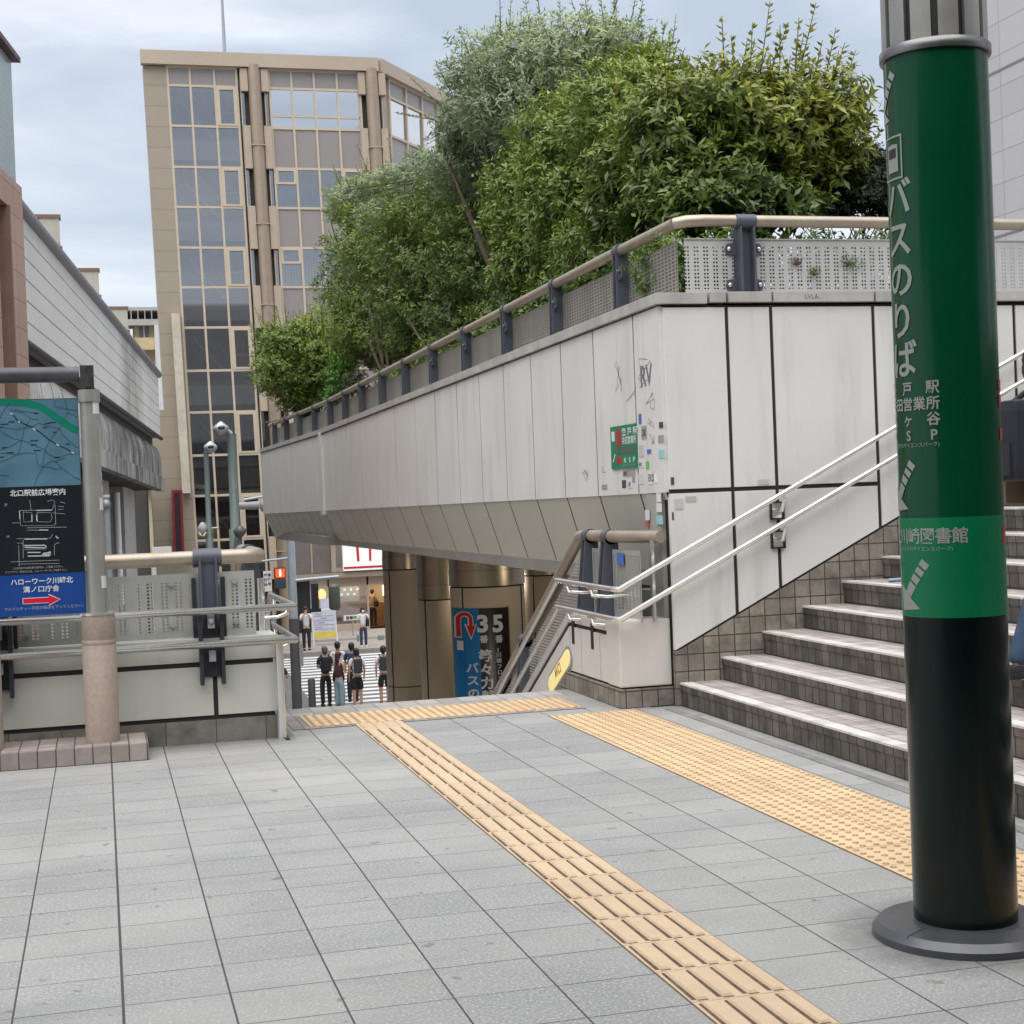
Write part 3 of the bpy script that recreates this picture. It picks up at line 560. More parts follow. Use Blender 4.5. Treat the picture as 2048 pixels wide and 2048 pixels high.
# ------------------------------------------------------------------ map board with its two posts
tp = tiled('plinth_tile', (.33, .285, .26), (.08, .065, .06), .1, .1, .004, streak=.45)
b = MB(); b.box(-4, .215, 9.07, YL-.02, 0, .098); b.build('plinth', tp, label='low tiled plinth under the map board posts', cat='plinth', bev=.004)
mb_ = thing('map_board', 'station area map board with teal map, black plaza plan and blue arrow notice', 'sign', (-.8, 9.3, .098))
M_gran = mat('pink_granite', (.42, .335, .285), .6, var=.1, vs=30, fine=.55, bmp=.15)
M_postm = mat('grey_post', (.36, .355, .325), .38, metal=.5, var=.1, vs=5, streak=.35)
for x in (-.035, -.675):
    b = MB(); r_ = .096; b.lathe([(r_, .098), (r_, .655), (r_-.003, .66), (r_, .665), (r_, .685), (r_-.003, .69), (r_, .695), (r_*.98, .83)], (x, 9.28, 0), 32); pd = b.build('pedestal', M_gran, mb_)
    b = MB(); b.lathe([(.104 if 0 else .098, .83), (.098, .845)], (x, 9.28, 0), 28); b.build('cap_ring', M_steel, pd)
    b = MB(); b.lathe([(.053, .845), (.053, 2.06)], (x, 9.28, 0), 28); b.lathe([(.062, 2.06), (.062, 2.13)], (x, 9.28, 0), 24); pp = b.build('post', M_postm, mb_)
    b = MB(); b.box(x-.045, x+.032, 9.24, 9.32, 2.13, 2.27); b.lathe([(.013, -.012), (.013, .0)], (x-.0, 9.235, 2.155), 8, 'y'); b.build('cap', mat('worn_black', (.035, .033, .033), .5, var=.5, vs=30, streak=.5, stain=(.3, .29, .27)), pp)
b = MB(); b.tube([(-4, 9.28, 2.222), (-.085, 9.28, 2.222)], .045, 18); b.build('top_tube', mat('weathered_pipe', (.05, .05, .06), .45, var=.5, vs=9, streak=.7, stain=(.34, .34, .34)), mb_)
zA, zB, zC, zD = 2.082, 1.585, 1.083, .845; xr = -.098; xl = -.62; yb = 9.29
def map_mat():
    m, t, b = newmat('map_print'); c = t.nodes.new('ShaderNodeTexCoord')
    f = ramp(t, noise(t, 6, 3), .35, .7); t.links.new(mixc(t, f, (.062, .145, .20), (.095, .205, .275)), b.inputs['Base Color']); b.inputs['Roughness'].default_value = .35; return m
b = MB(); b.box(xl, xr, yb, yb+.03, zD, zA+.004); bp = b.build('board', M_navyd, mb_)
b = MB(); b.box(xl, xr-.002, yb-.004, yb, zB, zA); mp_ = b.build('town_map', map_mat(), mb_)
b = MB(); b.box(xl, xr-.002, yb-.004, yb, zC, zB-.001); pl_ = b.build('plaza_plan', mat('plan_black', (.006, .009, .014), .35), mb_)
b = MB(); b.box(xl, xr-.002, yb-.004, yb, zD, zC-.001); no_ = b.build('notice', mat('notice_blue', (.006, .05, .24), .35, var=.05), mb_)
OX, UZ = (1, 0, 0), (0, 0, 1)
def MPT(px, py): p = PY(px, py, yb-.005); return (p[0], p[2])
def lines(parent, name, m, sets, w, off=.0055, sc_=1):
    b = MB()
    for s_ in sets: ribbon(b, [MPT(*q) for q in s_], w, (0, yb-off, 0), OX, UZ)
    b.build(name, m, parent)
# map zoom coordinates -> source px
z3 = lambda l: [(x*200/1756, 780+y*220/1932) for x, y in l]
riv = z3([(-40, 205), (180, 215), (420, 220), (700, 290), (860, 390), (1060, 530), (1220, 640), (1370, 720)])
b = MB(); ribbon(b, [MPT(*q) for q in riv], .04, (0, yb-.0052, 0), OX, UZ); b.build('river', mat('river_green', (.0, .17, .105), .35), mp_)
dk = mat('map_ink', (.018, .055, .095), .4)
lines(mp_, 'roads', dk, [z3(l) for l in ([(0, 700), (100, 780), (230, 860), (380, 880), (520, 930), (790, 1050), (850, 1130), (990, 1190), (1180, 1135), (1400, 1110)], [(0, 1105), (150, 1115), (290, 1140), (440, 1105), (630, 1110), (660, 1300), (740, 1360), (850, 1350), (960, 1390), (1080, 1385)],
  [(0, 1270), (150, 1210), (290, 1140), (330, 1100), (390, 850), (420, 700), (540, 500)], [(610, 1680), (640, 1560), (740, 1380), (790, 1050), (870, 890), (1040, 670), (1090, 600), (1190, 400), (1140, 170)], [(0, 650), (300, 690), (560, 640), (680, 580), (860, 640), (1040, 670), (1100, 780), (1330, 1000), (1400, 1020)],
  [(740, 1360), (900, 1250), (980, 1250), (1060, 1350), (1180, 1440), (1290, 1530), (1410, 1570)], [(0, 1050), (180, 990), (380, 880)], [(160, 350), (400, 400), (560, 510), (680, 520)], [(970, 180), (950, 290), (1100, 320), (1360, 370)], [(250, 340), (420, 380), (640, 400)], [(0, 500), (40, 400), (170, 220)], [(1190, 400), (1370, 480)], [(0, 1500), (160, 1510)], [(980, 1250), (1150, 1190)])], .0026)
lines(mp_, 'railway', mat('map_dark', (.008, .02, .035), .4), [z3([(180, 400), (260, 470), (310, 540), (440, 600), (560, 650), (700, 740), (860, 870), (1010, 960), (1170, 1030), (1290, 1110)])], .0055, .0056)
b = MB()
for (x, y, w) in ((200, 560, 90), (80, 600, 120), (20, 655, 80), (600, 890, 120), (590, 965, 90), (790, 660, 70), (1190, 950, 70), (180, 1100, 110), (30, 1180, 70), (1000, 1185, 80), (920, 570, 110), (830, 590, 80), (90, 1010, 100), (640, 410, 70), (960, 740, 60), (650, 1060, 110)):
    (px, py), = z3([(x, y)]); q = MPT(px, py); ww = w*.00036; poly2(b, [(q[0]-ww/2, q[1]-.003), (q[0]+ww/2, q[1]-.0025), (q[0]+ww/2, q[1]+.003), (q[0]-ww/2, q[1]+.0025)], (0, yb-.0058, 0), OX, UZ)
b.build('place_names', MC['map_dark'], mp_)
lines(mp_, 'station_marks', M_white_s, [z3(l) for l in ([(575, 670), (625, 710)], [(180, 405), (225, 430)], [(990, 950), (1040, 980)], [(1250, 1085), (1300, 1115)], [(320, 550), (350, 575)])], .004, .006)
tw = mat('print_white', (.62, .65, .66), .45, var=.03); tg = mat('print_grey', (.34, .36, .37), .45, var=.05)
def mtext(parent, name, s, px, py, size, m=tw, bold=0, align='LEFT', sx=1):
    q = MPT(px, py); b = MB(); put_text(b, s, (q[0], yb-.0062, q[1]), OX, UZ, size, bold, align, sx); return b.build(name, m, parent)
mtext(pl_, 'heading', '北口駅前広場案内', 20, 992, .040, bold=.0007, sx=.96)
z4 = lambda l: [(x*200/1380, 960+y*280/1932) for x, y in l]
lines(pl_, 'plan_lines', tg, [z4(l) for l in ([(270, 420), (720, 415), (760, 300), (720, 275), (650, 295)], [(410, 280), (430, 420)], [(270, 420), (285, 630), (740, 630), (760, 600)], [(165, 592), (270, 592)], [(320, 440), (440, 450), (440, 570), (330, 580), (320, 440)], [(510, 450), (700, 450), (720, 520), (690, 580), (520, 575), (510, 450)], [(370, 660), (920, 650)], [(370, 690), (670, 695)], [(760, 340), (770, 620)], [(230, 810), (690, 805), (730, 750)], [(235, 870), (310, 870), (320, 910)],
  [(260, 900), (265, 1190)], [(320, 830), (320, 1080)], [(340, 960), (640, 950)], [(150, 1130), (820, 1105)], [(260, 1160), (820, 1150)], [(750, 900), (780, 870), (820, 870)], [(750, 900), (750, 1040)], [(720, 450), (900, 470)], [(800, 360), (880, 370)], [(800, 410), (880, 400)], [(830, 300), (900, 320)])], .0022, .006)
lines(pl_, 'plan_blocks', mat('plan_light', (.45, .47, .49), .45), [z4(l) for l in ([(270, 425), (275, 540)], [(500, 420), (720, 415)], [(440, 480), (440, 580)], [(505, 480), (510, 570)], [(340, 815), (650, 812)], [(330, 905), (620, 900)], [(340, 930), (620, 935)], [(590, 895), (635, 910), (635, 935)], [(385, 1050), (690, 1045)], [(380, 1000), (560, 998)], [(580, 1025), (700, 990)], [(600, 1030), (700, 1030)], [(600, 1010), (705, 1005)], [(540, 690), (660, 690)], [(770, 770), (790, 800), (810, 800)])], .0062, .0063)
mtext(pl_, 'level_marks', '2F', 8, 1012, .02, tg); mtext(pl_, 'level_marks', '1F', 12, 1076, .02, tg)
mtext(pl_, 'small_print', 'この広場では自転車の通行は、ご遠慮ください。', 25, 1139, .0145, tg, sx=.9); mtext(pl_, 'small_print', 'バリアフリー対応のりば、エレベーターをご利用下さい。', 10, 1147, .0145, tg, sx=.93)
mtext(no_, 'lettering', 'ハローワーク川崎北', 21, 1170, .039, bold=.0007, sx=.98); mtext(no_, 'lettering', '溝ノ口庁舎', 46, 1184.5, .038, bold=.0005, sx=1.06)
mtext(no_, 'small_print', 'マルイシティー手前の階段を下ってください。', 8, 1222, .0215, tg)
def arrow_pts(g): return [(-.10-g, -.014-g), (.04, -.014-g), (.04, -.029-g*1.6), (.10+g*1.8, 0), (.04, .029+g*1.6), (.04, .014+g), (-.10-g, .014+g)]
q = MPT(83, 1200.5)
b = MB(); poly2(b, arrow_pts(.0035), (q[0], yb-.0058, q[1]), OX, UZ); b.build('arrow_outline', tw, no_)
b = MB(); poly2(b, arrow_pts(0), (q[0], yb-.0066, q[1]), OX, UZ); b.build('arrow', mat('arrow_red', (.55, .005, .03), .4), no_)
def cyl_sticker(name, label, m, a0, a1, z0, z1, c=(-.035, 9.28), r=.0545, det=None):
    b = MB(); n = 8; vs = []
    for k in range(n+1):
        a = radians(a0+(a1-a0)*k/n); vs += [(c[0]+r*cos(a), c[1]+r*sin(a), z0), (c[0]+r*cos(a), c[1]+r*sin(a), z1)]
    b.add(vs, [(2*k, 2*k+2, 2*k+3, 2*k+1) for k in range(n)]); o = b.build(name, m, label=label, cat='sticker')
    return o
M_st = mat('sticker_white', (.66, .66, .68), .5, var=.04)
s1 = cyl_sticker('sticker', 'white sketch sticker high on the map board post', M_st, 290, 350, 1.99, 2.06)
cyl_sticker('sticker', 'round lilac sticker on the right edge of the map board post', mat('sticker_lilac', (.42, .38, .60), .5), 325, 385, 1.60, 1.655, r=.0548)
cyl_sticker('sticker', 'blank white square sticker halfway up the map board post', M_st, 310, 375, 1.435, 1.505)
cyl_sticker('sticker', 'white sticker with black lines low on the map board post', M_st, 300, 362, .985, 1.055)
cyl_sticker('sticker', 'narrow white sticker under the round lilac one on the map board post', M_st, 335, 380, 1.535, 1.58)
ink = mat('ink_black', (.03, .03, .035), .6)
b = MB()
for zz in (1.01, 1.03): b.tube([(-.035+.0552*cos(radians(a)), 9.28+.0552*sin(radians(a)), zz+.012*sin(a)) for a in range(305, 358, 8)], .0013, 4)
b.build('smudge', ink, pp) if 0 else None

# ------------------------------------------------------------------ green sign pillar
PC = (2.562, 4.317); PR = .1587; KP = .9617
def zp(z): return H+(z-H)*KP
gp = thing('sign_pillar', 'green bus stop direction pillar with white Japanese lettering and dark base', 'pillar', (PC[0], PC[1], 0))
def gloss(name, col, rough=.16):
    m, t, b = newmat(name); t.links.new(mixc(t, ramp(t, noise(t, 2, 4), .3, .7), col, tuple(x*.8 for x in col)), b.inputs['Base Color'])
    t.links.new(ramp(t, noise(t, 14, 5, stretch=(1, 1, .15)), .3, .75, rough*.7, rough*1.8), b.inputs['Roughness']); b.inputs['Specular IOR Level'].default_value = .3
    return m
b = MB(); b.lathe([(PR, zp(.985)), (PR, zp(1.302))], (*PC, 0), 72); sh1 = b.build('light_green_band', gloss('pillar_green_light', (.003, .155, .062), .22), gp)
b = MB(); b.lathe([(PR-.0012, zp(1.302)), (PR-.0012, zp(2.775))], (*PC, 0), 72); sh2 = b.build('green_shaft', gloss('pillar_green', (.0012, .058, .025)), gp)
b = MB(); b.lathe([(PR-.001, .045), (PR-.001, zp(.985))], (*PC, 0), 72); b.build('dark_shaft', gloss('pillar_dark', (.0008, .0065, .0055), .16), gp)
b = MB(); b.lathe([(PR+.008, zp(2.775)), (PR+.010, zp(2.78)), (PR+.010, zp(2.805)), (PR+.004, zp(2.81)), (PR-.012, zp(2.812))], (*PC, 0), 64); b.build('collar', mat('collar_steel', (.20, .20, .20), .35, metal=.8, var=.2, vs=9), gp)
b = MB(); n = 12
for k in range(n):
    a0 = 2*pi*(k+.13)/n; a1 = 2*pi*(k+.87)/n; r0 = PR+.001; pts = []
    for a in np.linspace(a0, a1, 6): pts.append((PC[0]+r0*cos(a), PC[1]+r0*sin(a), zp(2.81)))
    for a in np.linspace(a1, a0, 6): pts.append((PC[0]+(r0-.02)*cos(a), PC[1]+(r0-.02)*sin(a), zp(2.81)))
    b.prism(pts, (0, 0, 1.6))
b.build('fluted_sleeve', mat('aluminium_slat', (.34, .335, .31), .4, metal=.6, var=.12, vs=6, streak=.4), gp)
b = MB(); b.lathe([(PR-.012, zp(2.81)), (PR-.012, 4.4)], (*PC, 0), 48); b.build('core', M_black, gp)
b = MB(); b.lathe([(.287, 0), (.287, .022)], (*PC, 0), 72); b.lathe([(.287, .022), (.266, .044)], (*PC, 0), 72); b.lathe([(.266, .044), (.19, .054)], (*PC, 0), 72); rg_ = b.build('base_ring', mat('ring_grey', (.085, .088, .095), .33, metal=.4, var=.15, vs=7), gp)
b = MB()
for a in (200, 20): 
    d = np.array([cos(radians(a)), sin(radians(a)), 0]); q = np.array([-d[1], d[0], 0])*.002; c = np.array([*PC, 0])
    b.add([c+d*.19-q+(0, 0, .0548), c+d*.19+q+(0, 0, .0548), c+d*.266+q+(0, 0, .0452), c+d*.266-q+(0, 0, .0452), c+d*.287+q+(0, 0, .02), c+d*.287-q+(0, 0, .02)], [(0, 1, 2, 3), (3, 2, 4, 5)])
b.build('ring_joint', M_black, rg_)
PWH = mat('pillar_print', (.25, .265, .25), .4, var=.05)
def wrap(V, Fs, a0, z0, r, sx=1.0, parent=None, name='lettering', m=None):
    """bend flat glyphs (metres) round the pillar, cut first so the strokes follow the curve"""
    r = PR+(r-PR)*KP; z0 = zp(z0); bm = bmesh.new(); vs = [bm.verts.new((v[0]*sx*KP, v[1]*KP, 0)) for v in V]
    for f in Fs:
        try: bm.faces.new([vs[i] for i in f])
        except ValueError: pass
    xs = [v.co.x for v in bm.verts]; x = min(xs)+.008
    while x < max(xs):
        bmesh.ops.bisect_plane(bm, geom=bm.verts[:]+bm.edges[:]+bm.faces[:], plane_co=(x, 0, 0), plane_no=(1, 0, 0)); x += .008
    L_ = wloc(parent)
    for v in bm.verts:
        a = radians(a0)+v.co.x/r; z = v.co.y+z0; v.co = (PC[0]+r*cos(a)-L_.x, PC[1]+r*sin(a)-L_.y, z-L_.z)
    me = bpy.data.meshes.new(name); bm.to_mesh(me); bm.free(); me.materials.append(m or PWH); o = bpy.data.objects.new(name, me); COL.objects.link(o); o.parent = parent; WL[o.name] = L_; return o
def ptext(s, a0, z0, size, parent, bold=0, sx=1, m=None, r=PR+.0012, name='lettering', align='CENTER'):
    V, Fs = text2d(s, size, bold, align); return wrap(V, Fs, a0, z0, r, sx, parent, name, m)
for ch, z in (('バ', 2.278), ('ス', 2.148), ('の', 2.02), ('り', 1.888), ('ば', 1.762)): ptext(ch, 186, z, .128, sh2, bold=.0022)
for row, z in (((('登', 161), ('戸', 192), ('駅', 224)), 1.698), ((('井', 161), ('田', 176.5), ('営', 192), ('業', 208), ('所', 224)), 1.648), ((('梶', 161), ('ヶ', 192), ('谷', 224)), 1.598), ((('K', 161), ('S', 192), ('P', 224)), 1.549)):
    for ch, a in row: ptext(ch, a, z, .045, sh2, bold=.0008)
ptext('(かながわサイエンスパーク)', 230, 1.528, .0165, sh2, align='RIGHT')
for i, ch in enumerate('県立川崎図書館'): ptext(ch, 248-18*(6-i), 1.225, .054, sh1, bold=.0008)
ptext('(かながわサイエンスパーク)', 240, 1.198, .0165, sh1, align='RIGHT')
def parrow(a0, z0, s_, parent):
    d = np.array([-.61, -.79]); q = np.array([.79, -.61]); P = []; F_ = []
    for t0, t1 in ((0, .022), (.030, .050), (.058, .082), (.089, .132)):
        k = len(P); w = .0165; P.extend([(d*t0+q*w)*s_, (d*t0-q*w)*s_, (d*t1-q*w)*s_, (d*t1+q*w)*s_]); F_.append((k, k+1, k+2, k+3))
    k = len(P); P.extend([np.array(v)*s_ for v in ((-.118, -.158), (-.026, -.150), (-.128, -.066))]); F_.append((k, k+1, k+2))
    wrap([(p[0], p[1], 0) for p in P], F_, a0, z0, PR+.0012, 1, parent, 'direction_arrow')
parrow(209, 1.162, 1.0, sh1); parrow(196, 1.478, .98, sh2); parrow(186, 2.725, .98, sh2)
# bus pictogram
V = [(-.03, -.04), (.03, -.04), (.03, .045), (.0, .05), (-.03, .045)]; wrap([(x, y, 0) for x, y in V], [(0, 1, 2, 3, 4)], 180, 2.45, PR+.001, 1, sh2, 'bus_icon')
V = [(-.05, -.065), (.05, -.065), (.05, .075), (-.05, .075), (-.044, -.059), (.044, -.059), (.044, .069), (-.044, .069)]; wrap([(x, y, 0) for x, y in V], [(0, 1, 5, 4), (1, 2, 6, 5), (2, 3, 7, 6), (3, 0, 4, 7)], 180, 2.45, PR+.0015, 1, sh2, 'icon_frame')
V = [(-.022, .0), (.022, .0), (.022, .03), (-.022, .03)]; wrap([(x, y, 0) for x, y in V], [(0, 1, 2, 3)], 180, 2.455, PR+.0018, 1, sh2, 'bus_icon', MC['pillar_dark'] if 'pillar_dark' in MC else M_black)
red = mat('pillar_red', (.42, .02, .03), .4)
for z, s_ in ((1.715, '1'), (1.665, '2'), (1.56, '3')):
    V = [(-.02, -.019), (.02, -.019), (.02, .019), (-.02, .019)]; wrap([(x, y, 0) for x, y in V], [(0, 1, 2, 3)], 318, z, PR+.001, 1, sh2, 'red_label', red); ptext('番'+s_, 318, z-.008, .016, sh2, r=PR+.0018)
V = [(-.02, -.026), (.02, -.026), (.02, .026), (-.02, .026)]; wrap([(x, y, 0) for x, y in V], [(0, 1, 2, 3)], 316, 1.24, PR+.001, 1, sh1, 'red_label', red); ptext('番4', 316, 1.232, .018, sh1, r=PR+.0018)

# ------------------------------------------------------------------ wall sign and stickers on the side face
gs = thing('bus_sign', 'small green bus direction sign with red numbers on the white planter wall', 'sign', (XW-.01, 10.38, 1.74))
b = MB(); b.box(XW-.012, XW-.001, 10.11, 10.655, 1.59, 1.895); b.build('plate', mat('sign_green', (.012, .20, .10), .4), gs)
UXs = (0, -1, 0)
def gtext(s, y, z, sz, m=tw, par=gs, nm='lettering', x=XW-.0135, bold=0, sx=1): b = MB(); put_text(b, s, (x, y, z), UXs, UZ, sz, bold, 'LEFT', sx); b.build(nm, m, par)
gtext('登 戸 駅', 10.40, 1.825, .058, sx=1.6, bold=.001); gtext('井田営業所', 10.40, 1.765, .058, sx=1.05, bold=.001); gtext('K  S  P', 10.37, 1.63, .05, sx=1.7, bold=.001); gtext('(かながわサイエンスパーク)', 10.39, 1.605, .02, tg, sx=.95)
b = MB()
for z in (1.828, 1.768, 1.637): b.box(XW-.0135, XW-.012, 10.42, 10.52, z-.012, z+.038)
b.build('red_numbers', red, gs)
b = MB(); b.box(XW-.0135, XW-.012, 10.14, 10.51, 1.69, 1.745); b.build('covered_strip', mat('grey_green_tape', (.06, .11, .085), .6), gs)
b = MB(); poly2(b, [(0, 0), (.02, 0), (.07, .05), (.055, .06)], (XW-.0135, 10.62, 1.64), UXs, UZ); b.box(XW-.0135, XW-.012, 10.56, 10.625, 1.79, 1.86); b.build('arrow', tw, gs)
def wst(px, py, w, h, m, label, grp=None, txt=None):
    p = PX(px, py, XW-.002); b = MB(); b.box(XW-.0035, XW-.0005, p[1]-w/2, p[1]+w/2, p[2]-h/2, p[2]+h/2); o = b.build('sticker', m, label=label, cat='sticker', group=grp)
    if txt: b = MB(); put_text(b, txt, (XW-.0045, p[1]+w*.42, p[2]-h*.3), UXs, UZ, h*.8, .0006, sx=.8); b.build('print', ink, o)
SB = mat('sticker_black', (.06, .06, .06), .5); SG = mat('sticker_grey', (.30, .30, .29), .6); GS = 'stickers on the white planter wall'
wst(1280, 838, .05, .07, MC['sticker_blue'], 'dark blue sticker just right of the top of the small green sign', GS)
wst(1288, 865, .10, .09, SG, 'grey sticker at the right edge of the small green sign', GS, 'OK')
wst(1322, 850, .07, .04, SB, 'small black diamond sticker near the wall corner', GS)
wst(1322, 878, .10, .05, SG, 'dark grey square sticker near the wall corner level with the green sign', GS)
wst(1283, 902, .10, .08, mat('sticker_silver', (.48, .48, .48), .5), 'silver outlined sticker beside the lower half of the green sign', GS)
wst(1298, 903, .07, .03, MC['sticker_blue'], 'blue and white strip sticker right of the green sign', GS)
wst(1323, 908, .10, .055, mat('sticker_cyan', (.30, .55, .58), .5), 'pale cyan sticker near the wall corner', GS)
wst(1295, 930, .06, .05, mat('sticker_green', (.10, .45, .12), .5), 'bright green sticker low on the wall corner panel', GS)
wst(1282, 928, .11, .045, M_st, 'white lettered sticker left of the bright green one', GS, 'GIRLS')
wst(1300, 955, .07, .09, M_st, 'white sticker with black letters under the bright green one', GS, 'EKO')
wst(1311, 957, .05, .055, M_white_s, 'bright white oval sticker near the bottom of the corner panel', GS)
wst(1258, 946, .26, .045, SG, 'long grey and black sticker under the green sign', GS, 'MOB')
wst(1248, 968, .08, .055, SB, 'black square sticker below the green sign, left one', GS)
wst(1260, 968, .09, .055, M_st, 'white sticker between two dark ones below the green sign', GS, 'LIFE')
wst(1267, 959, .05, .04, SG, 'small grey sticker at the lower right below the green sign', GS)
wst(1209, 974, .12, .035, mat('sticker_olive', (.30, .29, .22), .6), 'small olive sticker at the panel foot left of the green sign', GS)
wst(1282, 958, .10, .07, mat('sticker_pale', (.55, .55, .56), .6), 'pale worn paper patch low on the corner panel', GS)
def bst(px, py, w, h, m, label, txt=None):
    p = PY(px, py, YW-.003); b = MB(); b.box(p[0]-w/2, p[0]+w/2, YW-.004, YW-.001, p[2]-h/2, p[2]+h/2); o = b.build('sticker', m, label=label, cat='sticker', group='stickers on the stair wall')
bst(1345, 962, .022, .05, SB, 'black square sticker at the corner edge above the horizontal joint')
bst(1358, 1008, .06, .07, mat('sticker_silver2', (.50, .50, .51), .6), 'faded silver square patch on the stair wall corner'); bst(1382, 998, .075, .035, mat('tape_beige', (.45, .42, .37), .6), 'beige tape strip beside the faded patch on the stair wall')
bst(1346, 1032, .012, .05, SB, 'thin black sticker at the corner edge below the joint'); bst(1527, 964, .08, .035, mat('tape_grey', (.50, .49, .47), .6), 'grey label just above the joint in the middle of the stair wall')
for i, (px, py, w, h, m, l) in enumerate(((1327, 995, .05, .06, M_st, 'white sticker with a dark mark at the top of the corner pier'), (1328, 1015, .06, .06, M_st, 'white scribbled sticker on the corner pier'), (1328, 1040, .07, .06, MC['sticker_cyan'], 'light blue sticker on the corner pier'), (1295, 1030, .05, .07, M_st, 'pale sticker on the shaded soffit end'), (1294, 1048, .04, .045, mat('sticker_red', (.45, .12, .10), .6), 'small red sticker on the shaded soffit end'))):
    p = PX(px, py, 3.592); b = MB(); b.box(3.590, 3.594, max(9.71, p[1])-w*.8, max(9.71, p[1])+w*.8, p[2]-h/2, p[2]+h/2); b.build('sticker', m, label=l, cat='sticker', group='stickers on the corner pier')

# ------------------------------------------------------------------ foliage
def leafmat(name, c1, c2, c3, rough=.42):
    m, t, b = newmat(name); a = t.nodes.new('ShaderNodeAttribute'); a.attribute_name = 'tint'
    s = t.nodes.new('ShaderNodeSeparateXYZ'); t.links.new(a.outputs['Vector'], s.inputs[0])
    c = mixc(t, s.outputs[0], c1, c2); c = mixc(t, s.outputs[1], c, c3); t.links.new(c, b.inputs['Base Color'])
    b.inputs['Roughness'].default_value = rough; b.inputs['Specular IOR Level'].default_value = .5
    tr = t.nodes.new('ShaderNodeBsdfTranslucent'); t.links.new(c, tr.inputs[0]); mx = t.nodes.new('ShaderNodeMixShader'); mx.inputs[0].default_value = .22
    t.links.new(b.outputs[0], mx.inputs[1]); t.links.new(tr.outputs[0], mx.inputs[2]); t.links.new(mx.outputs[0], t.nodes['Material Output'].inputs[0]); return m
M_bark = mat('bark', (.09, .07, .05), .9, var=.4, vs=20, bmp=.5)
def crown(name, parent, blobs, m, n, ln, wd, seed, whorl=6, young=.35, spread=.9, inner=.35, gap=0.0):
    """blobs: (centre, radii); leaves sit in whorls on short twigs through the outer part of each blob"""
    R = np.random.RandomState(seed); vol = np.array([b[1][0]*b[1][1]+b[1][1]*b[1][2]+b[1][0]*b[1][2] for b in blobs]); cnt = (n*vol/vol.sum()/whorl).astype(int)
    CE = []; DI = []; YG = []
    zmin = min(b[0][2]-b[1][2] for b in blobs); zmax = max(b[0][2]+b[1][2] for b in blobs)
    ph = R.rand(6)*6.28
    for (c, r), k in zip(blobs, cnt):
        d = R.randn(k, 3); d /= np.linalg.norm(d, axis=1)[:, None]
        rad = np.where(R.rand(k) < inner, R.uniform(.35, .85, k), R.uniform(.8, 1.08, k))
        lump = 1+.14*np.sin(d[:, 0]*5+ph[0])*np.sin(d[:, 1]*6+ph[1])+.12*np.sin(d[:, 2]*7+d[:, 0]*4+ph[2])
        P = np.array(c)+d*np.array(r)*(rad*lump)[:, None]
        # natural gaps: thin out by a smooth 3d pattern
        g = np.sin(P[:, 0]*7.1+ph[3])*np.sin(P[:, 1]*5.3+ph[4])*np.sin(P[:, 2]*8.7+ph[5]); keep = g > -.45+gap-R.rand(k)*.5
        P = P[keep]; d = d[keep]; dd = d+np.array([0, 0, .55])+R.randn(len(d), 3)*.35; dd /= np.linalg.norm(dd, axis=1)[:, None]
        CE.append(P); DI.append(dd); YG.append(np.clip((rad[keep]-.62)*2.4, 0, 1)*np.clip((P[:, 2]-zmin)/(zmax-zmin), 0, 1)*(.4+.6*(np.sin(P[:, 0]*2.2+ph[0]+P[:, 2]*1.7) > -.2)))
    C = np.repeat(np.concatenate(CE), whorl, 0); D = np.repeat(np.concatenate(DI), whorl, 0); Y = np.repeat(np.concatenate(YG), whorl)
    K = len(C); C = C+R.randn(K, 3)*ln*.18-D*(R.rand(K)*ln*.9)[:, None]
    a = R.randn(K, 3); a -= D*(a*D).sum(1)[:, None]; a /= np.linalg.norm(a, axis=1)[:, None]
    ax = D*(1-spread*R.uniform(.3, 1, K))[:, None]+a*(spread*R.uniform(.5, 1, K))[:, None]+np.array([0, 0, -.08]); ax /= np.linalg.norm(ax, axis=1)[:, None]
    sd_ = np.cross(ax, D); sd_ /= np.maximum(1e-6, np.linalg.norm(sd_, axis=1))[:, None]; nr = np.cross(sd_, ax)
    l = (ln*R.uniform(.65, 1.2, K))[:, None]; w = (wd*R.uniform(.75, 1.15, K))[:, None]
    V = np.stack([C, C+ax*l*.42+sd_*w*.5+nr*w*.16, C+ax*l+nr*l*-.10, C+ax*l*.42-sd_*w*.5+nr*w*.16, C+ax*l*.5], 1).reshape(-1, 3)
    base = np.arange(K)*5; Fc = np.stack([base, base+1, base+4, base+1, base+2, base+4, base+4, base+2, base+3, base, base+4, base+3], 1).reshape(-1)
    return V, Fc, K, Y, R
def seedless(V): return float(V[0][0])*3
def leafmesh(name, V, Fc, K, Y, R, m, parent):
    L_ = wloc(parent); me = bpy.data.meshes.new(name); me.vertices.add(len(V)); me.vertices.foreach_set('co', (V-np.array(L_)).astype(np.float32).ravel())
    nf = len(Fc)//3; me.loops.add(len(Fc)); me.loops.foreach_set('vertex_index', Fc.astype(np.int32)); me.polygons.add(nf); me.polygons.foreach_set('loop_start', np.arange(nf, dtype=np.int32)*3)
    me.update(calc_edges=True); me.materials.append(m)
    at = me.attributes.new('tint', 'FLOAT_VECTOR', 'FACE'); t = np.zeros((K, 3), np.float32); cc_ = V[::5][:K]; t[:, 0] = np.clip(R.rand(K)*.55+.25+.38*np.sin(cc_[:, 0]*5.1+seedless(V))*np.sin(cc_[:, 2]*6.3+1.3)*np.sin(cc_[:, 1]*3.1), 0, 1); t[:, 1] = np.clip(Y*1.6*R.uniform(.3, 1.2, K), 0, 1)
    at.data.foreach_set('vector', np.repeat(t, 4, 0).ravel()); o = bpy.data.objects.new(name, me); COL.objects.link(o); o.parent = parent; WL[o.name] = L_; return o
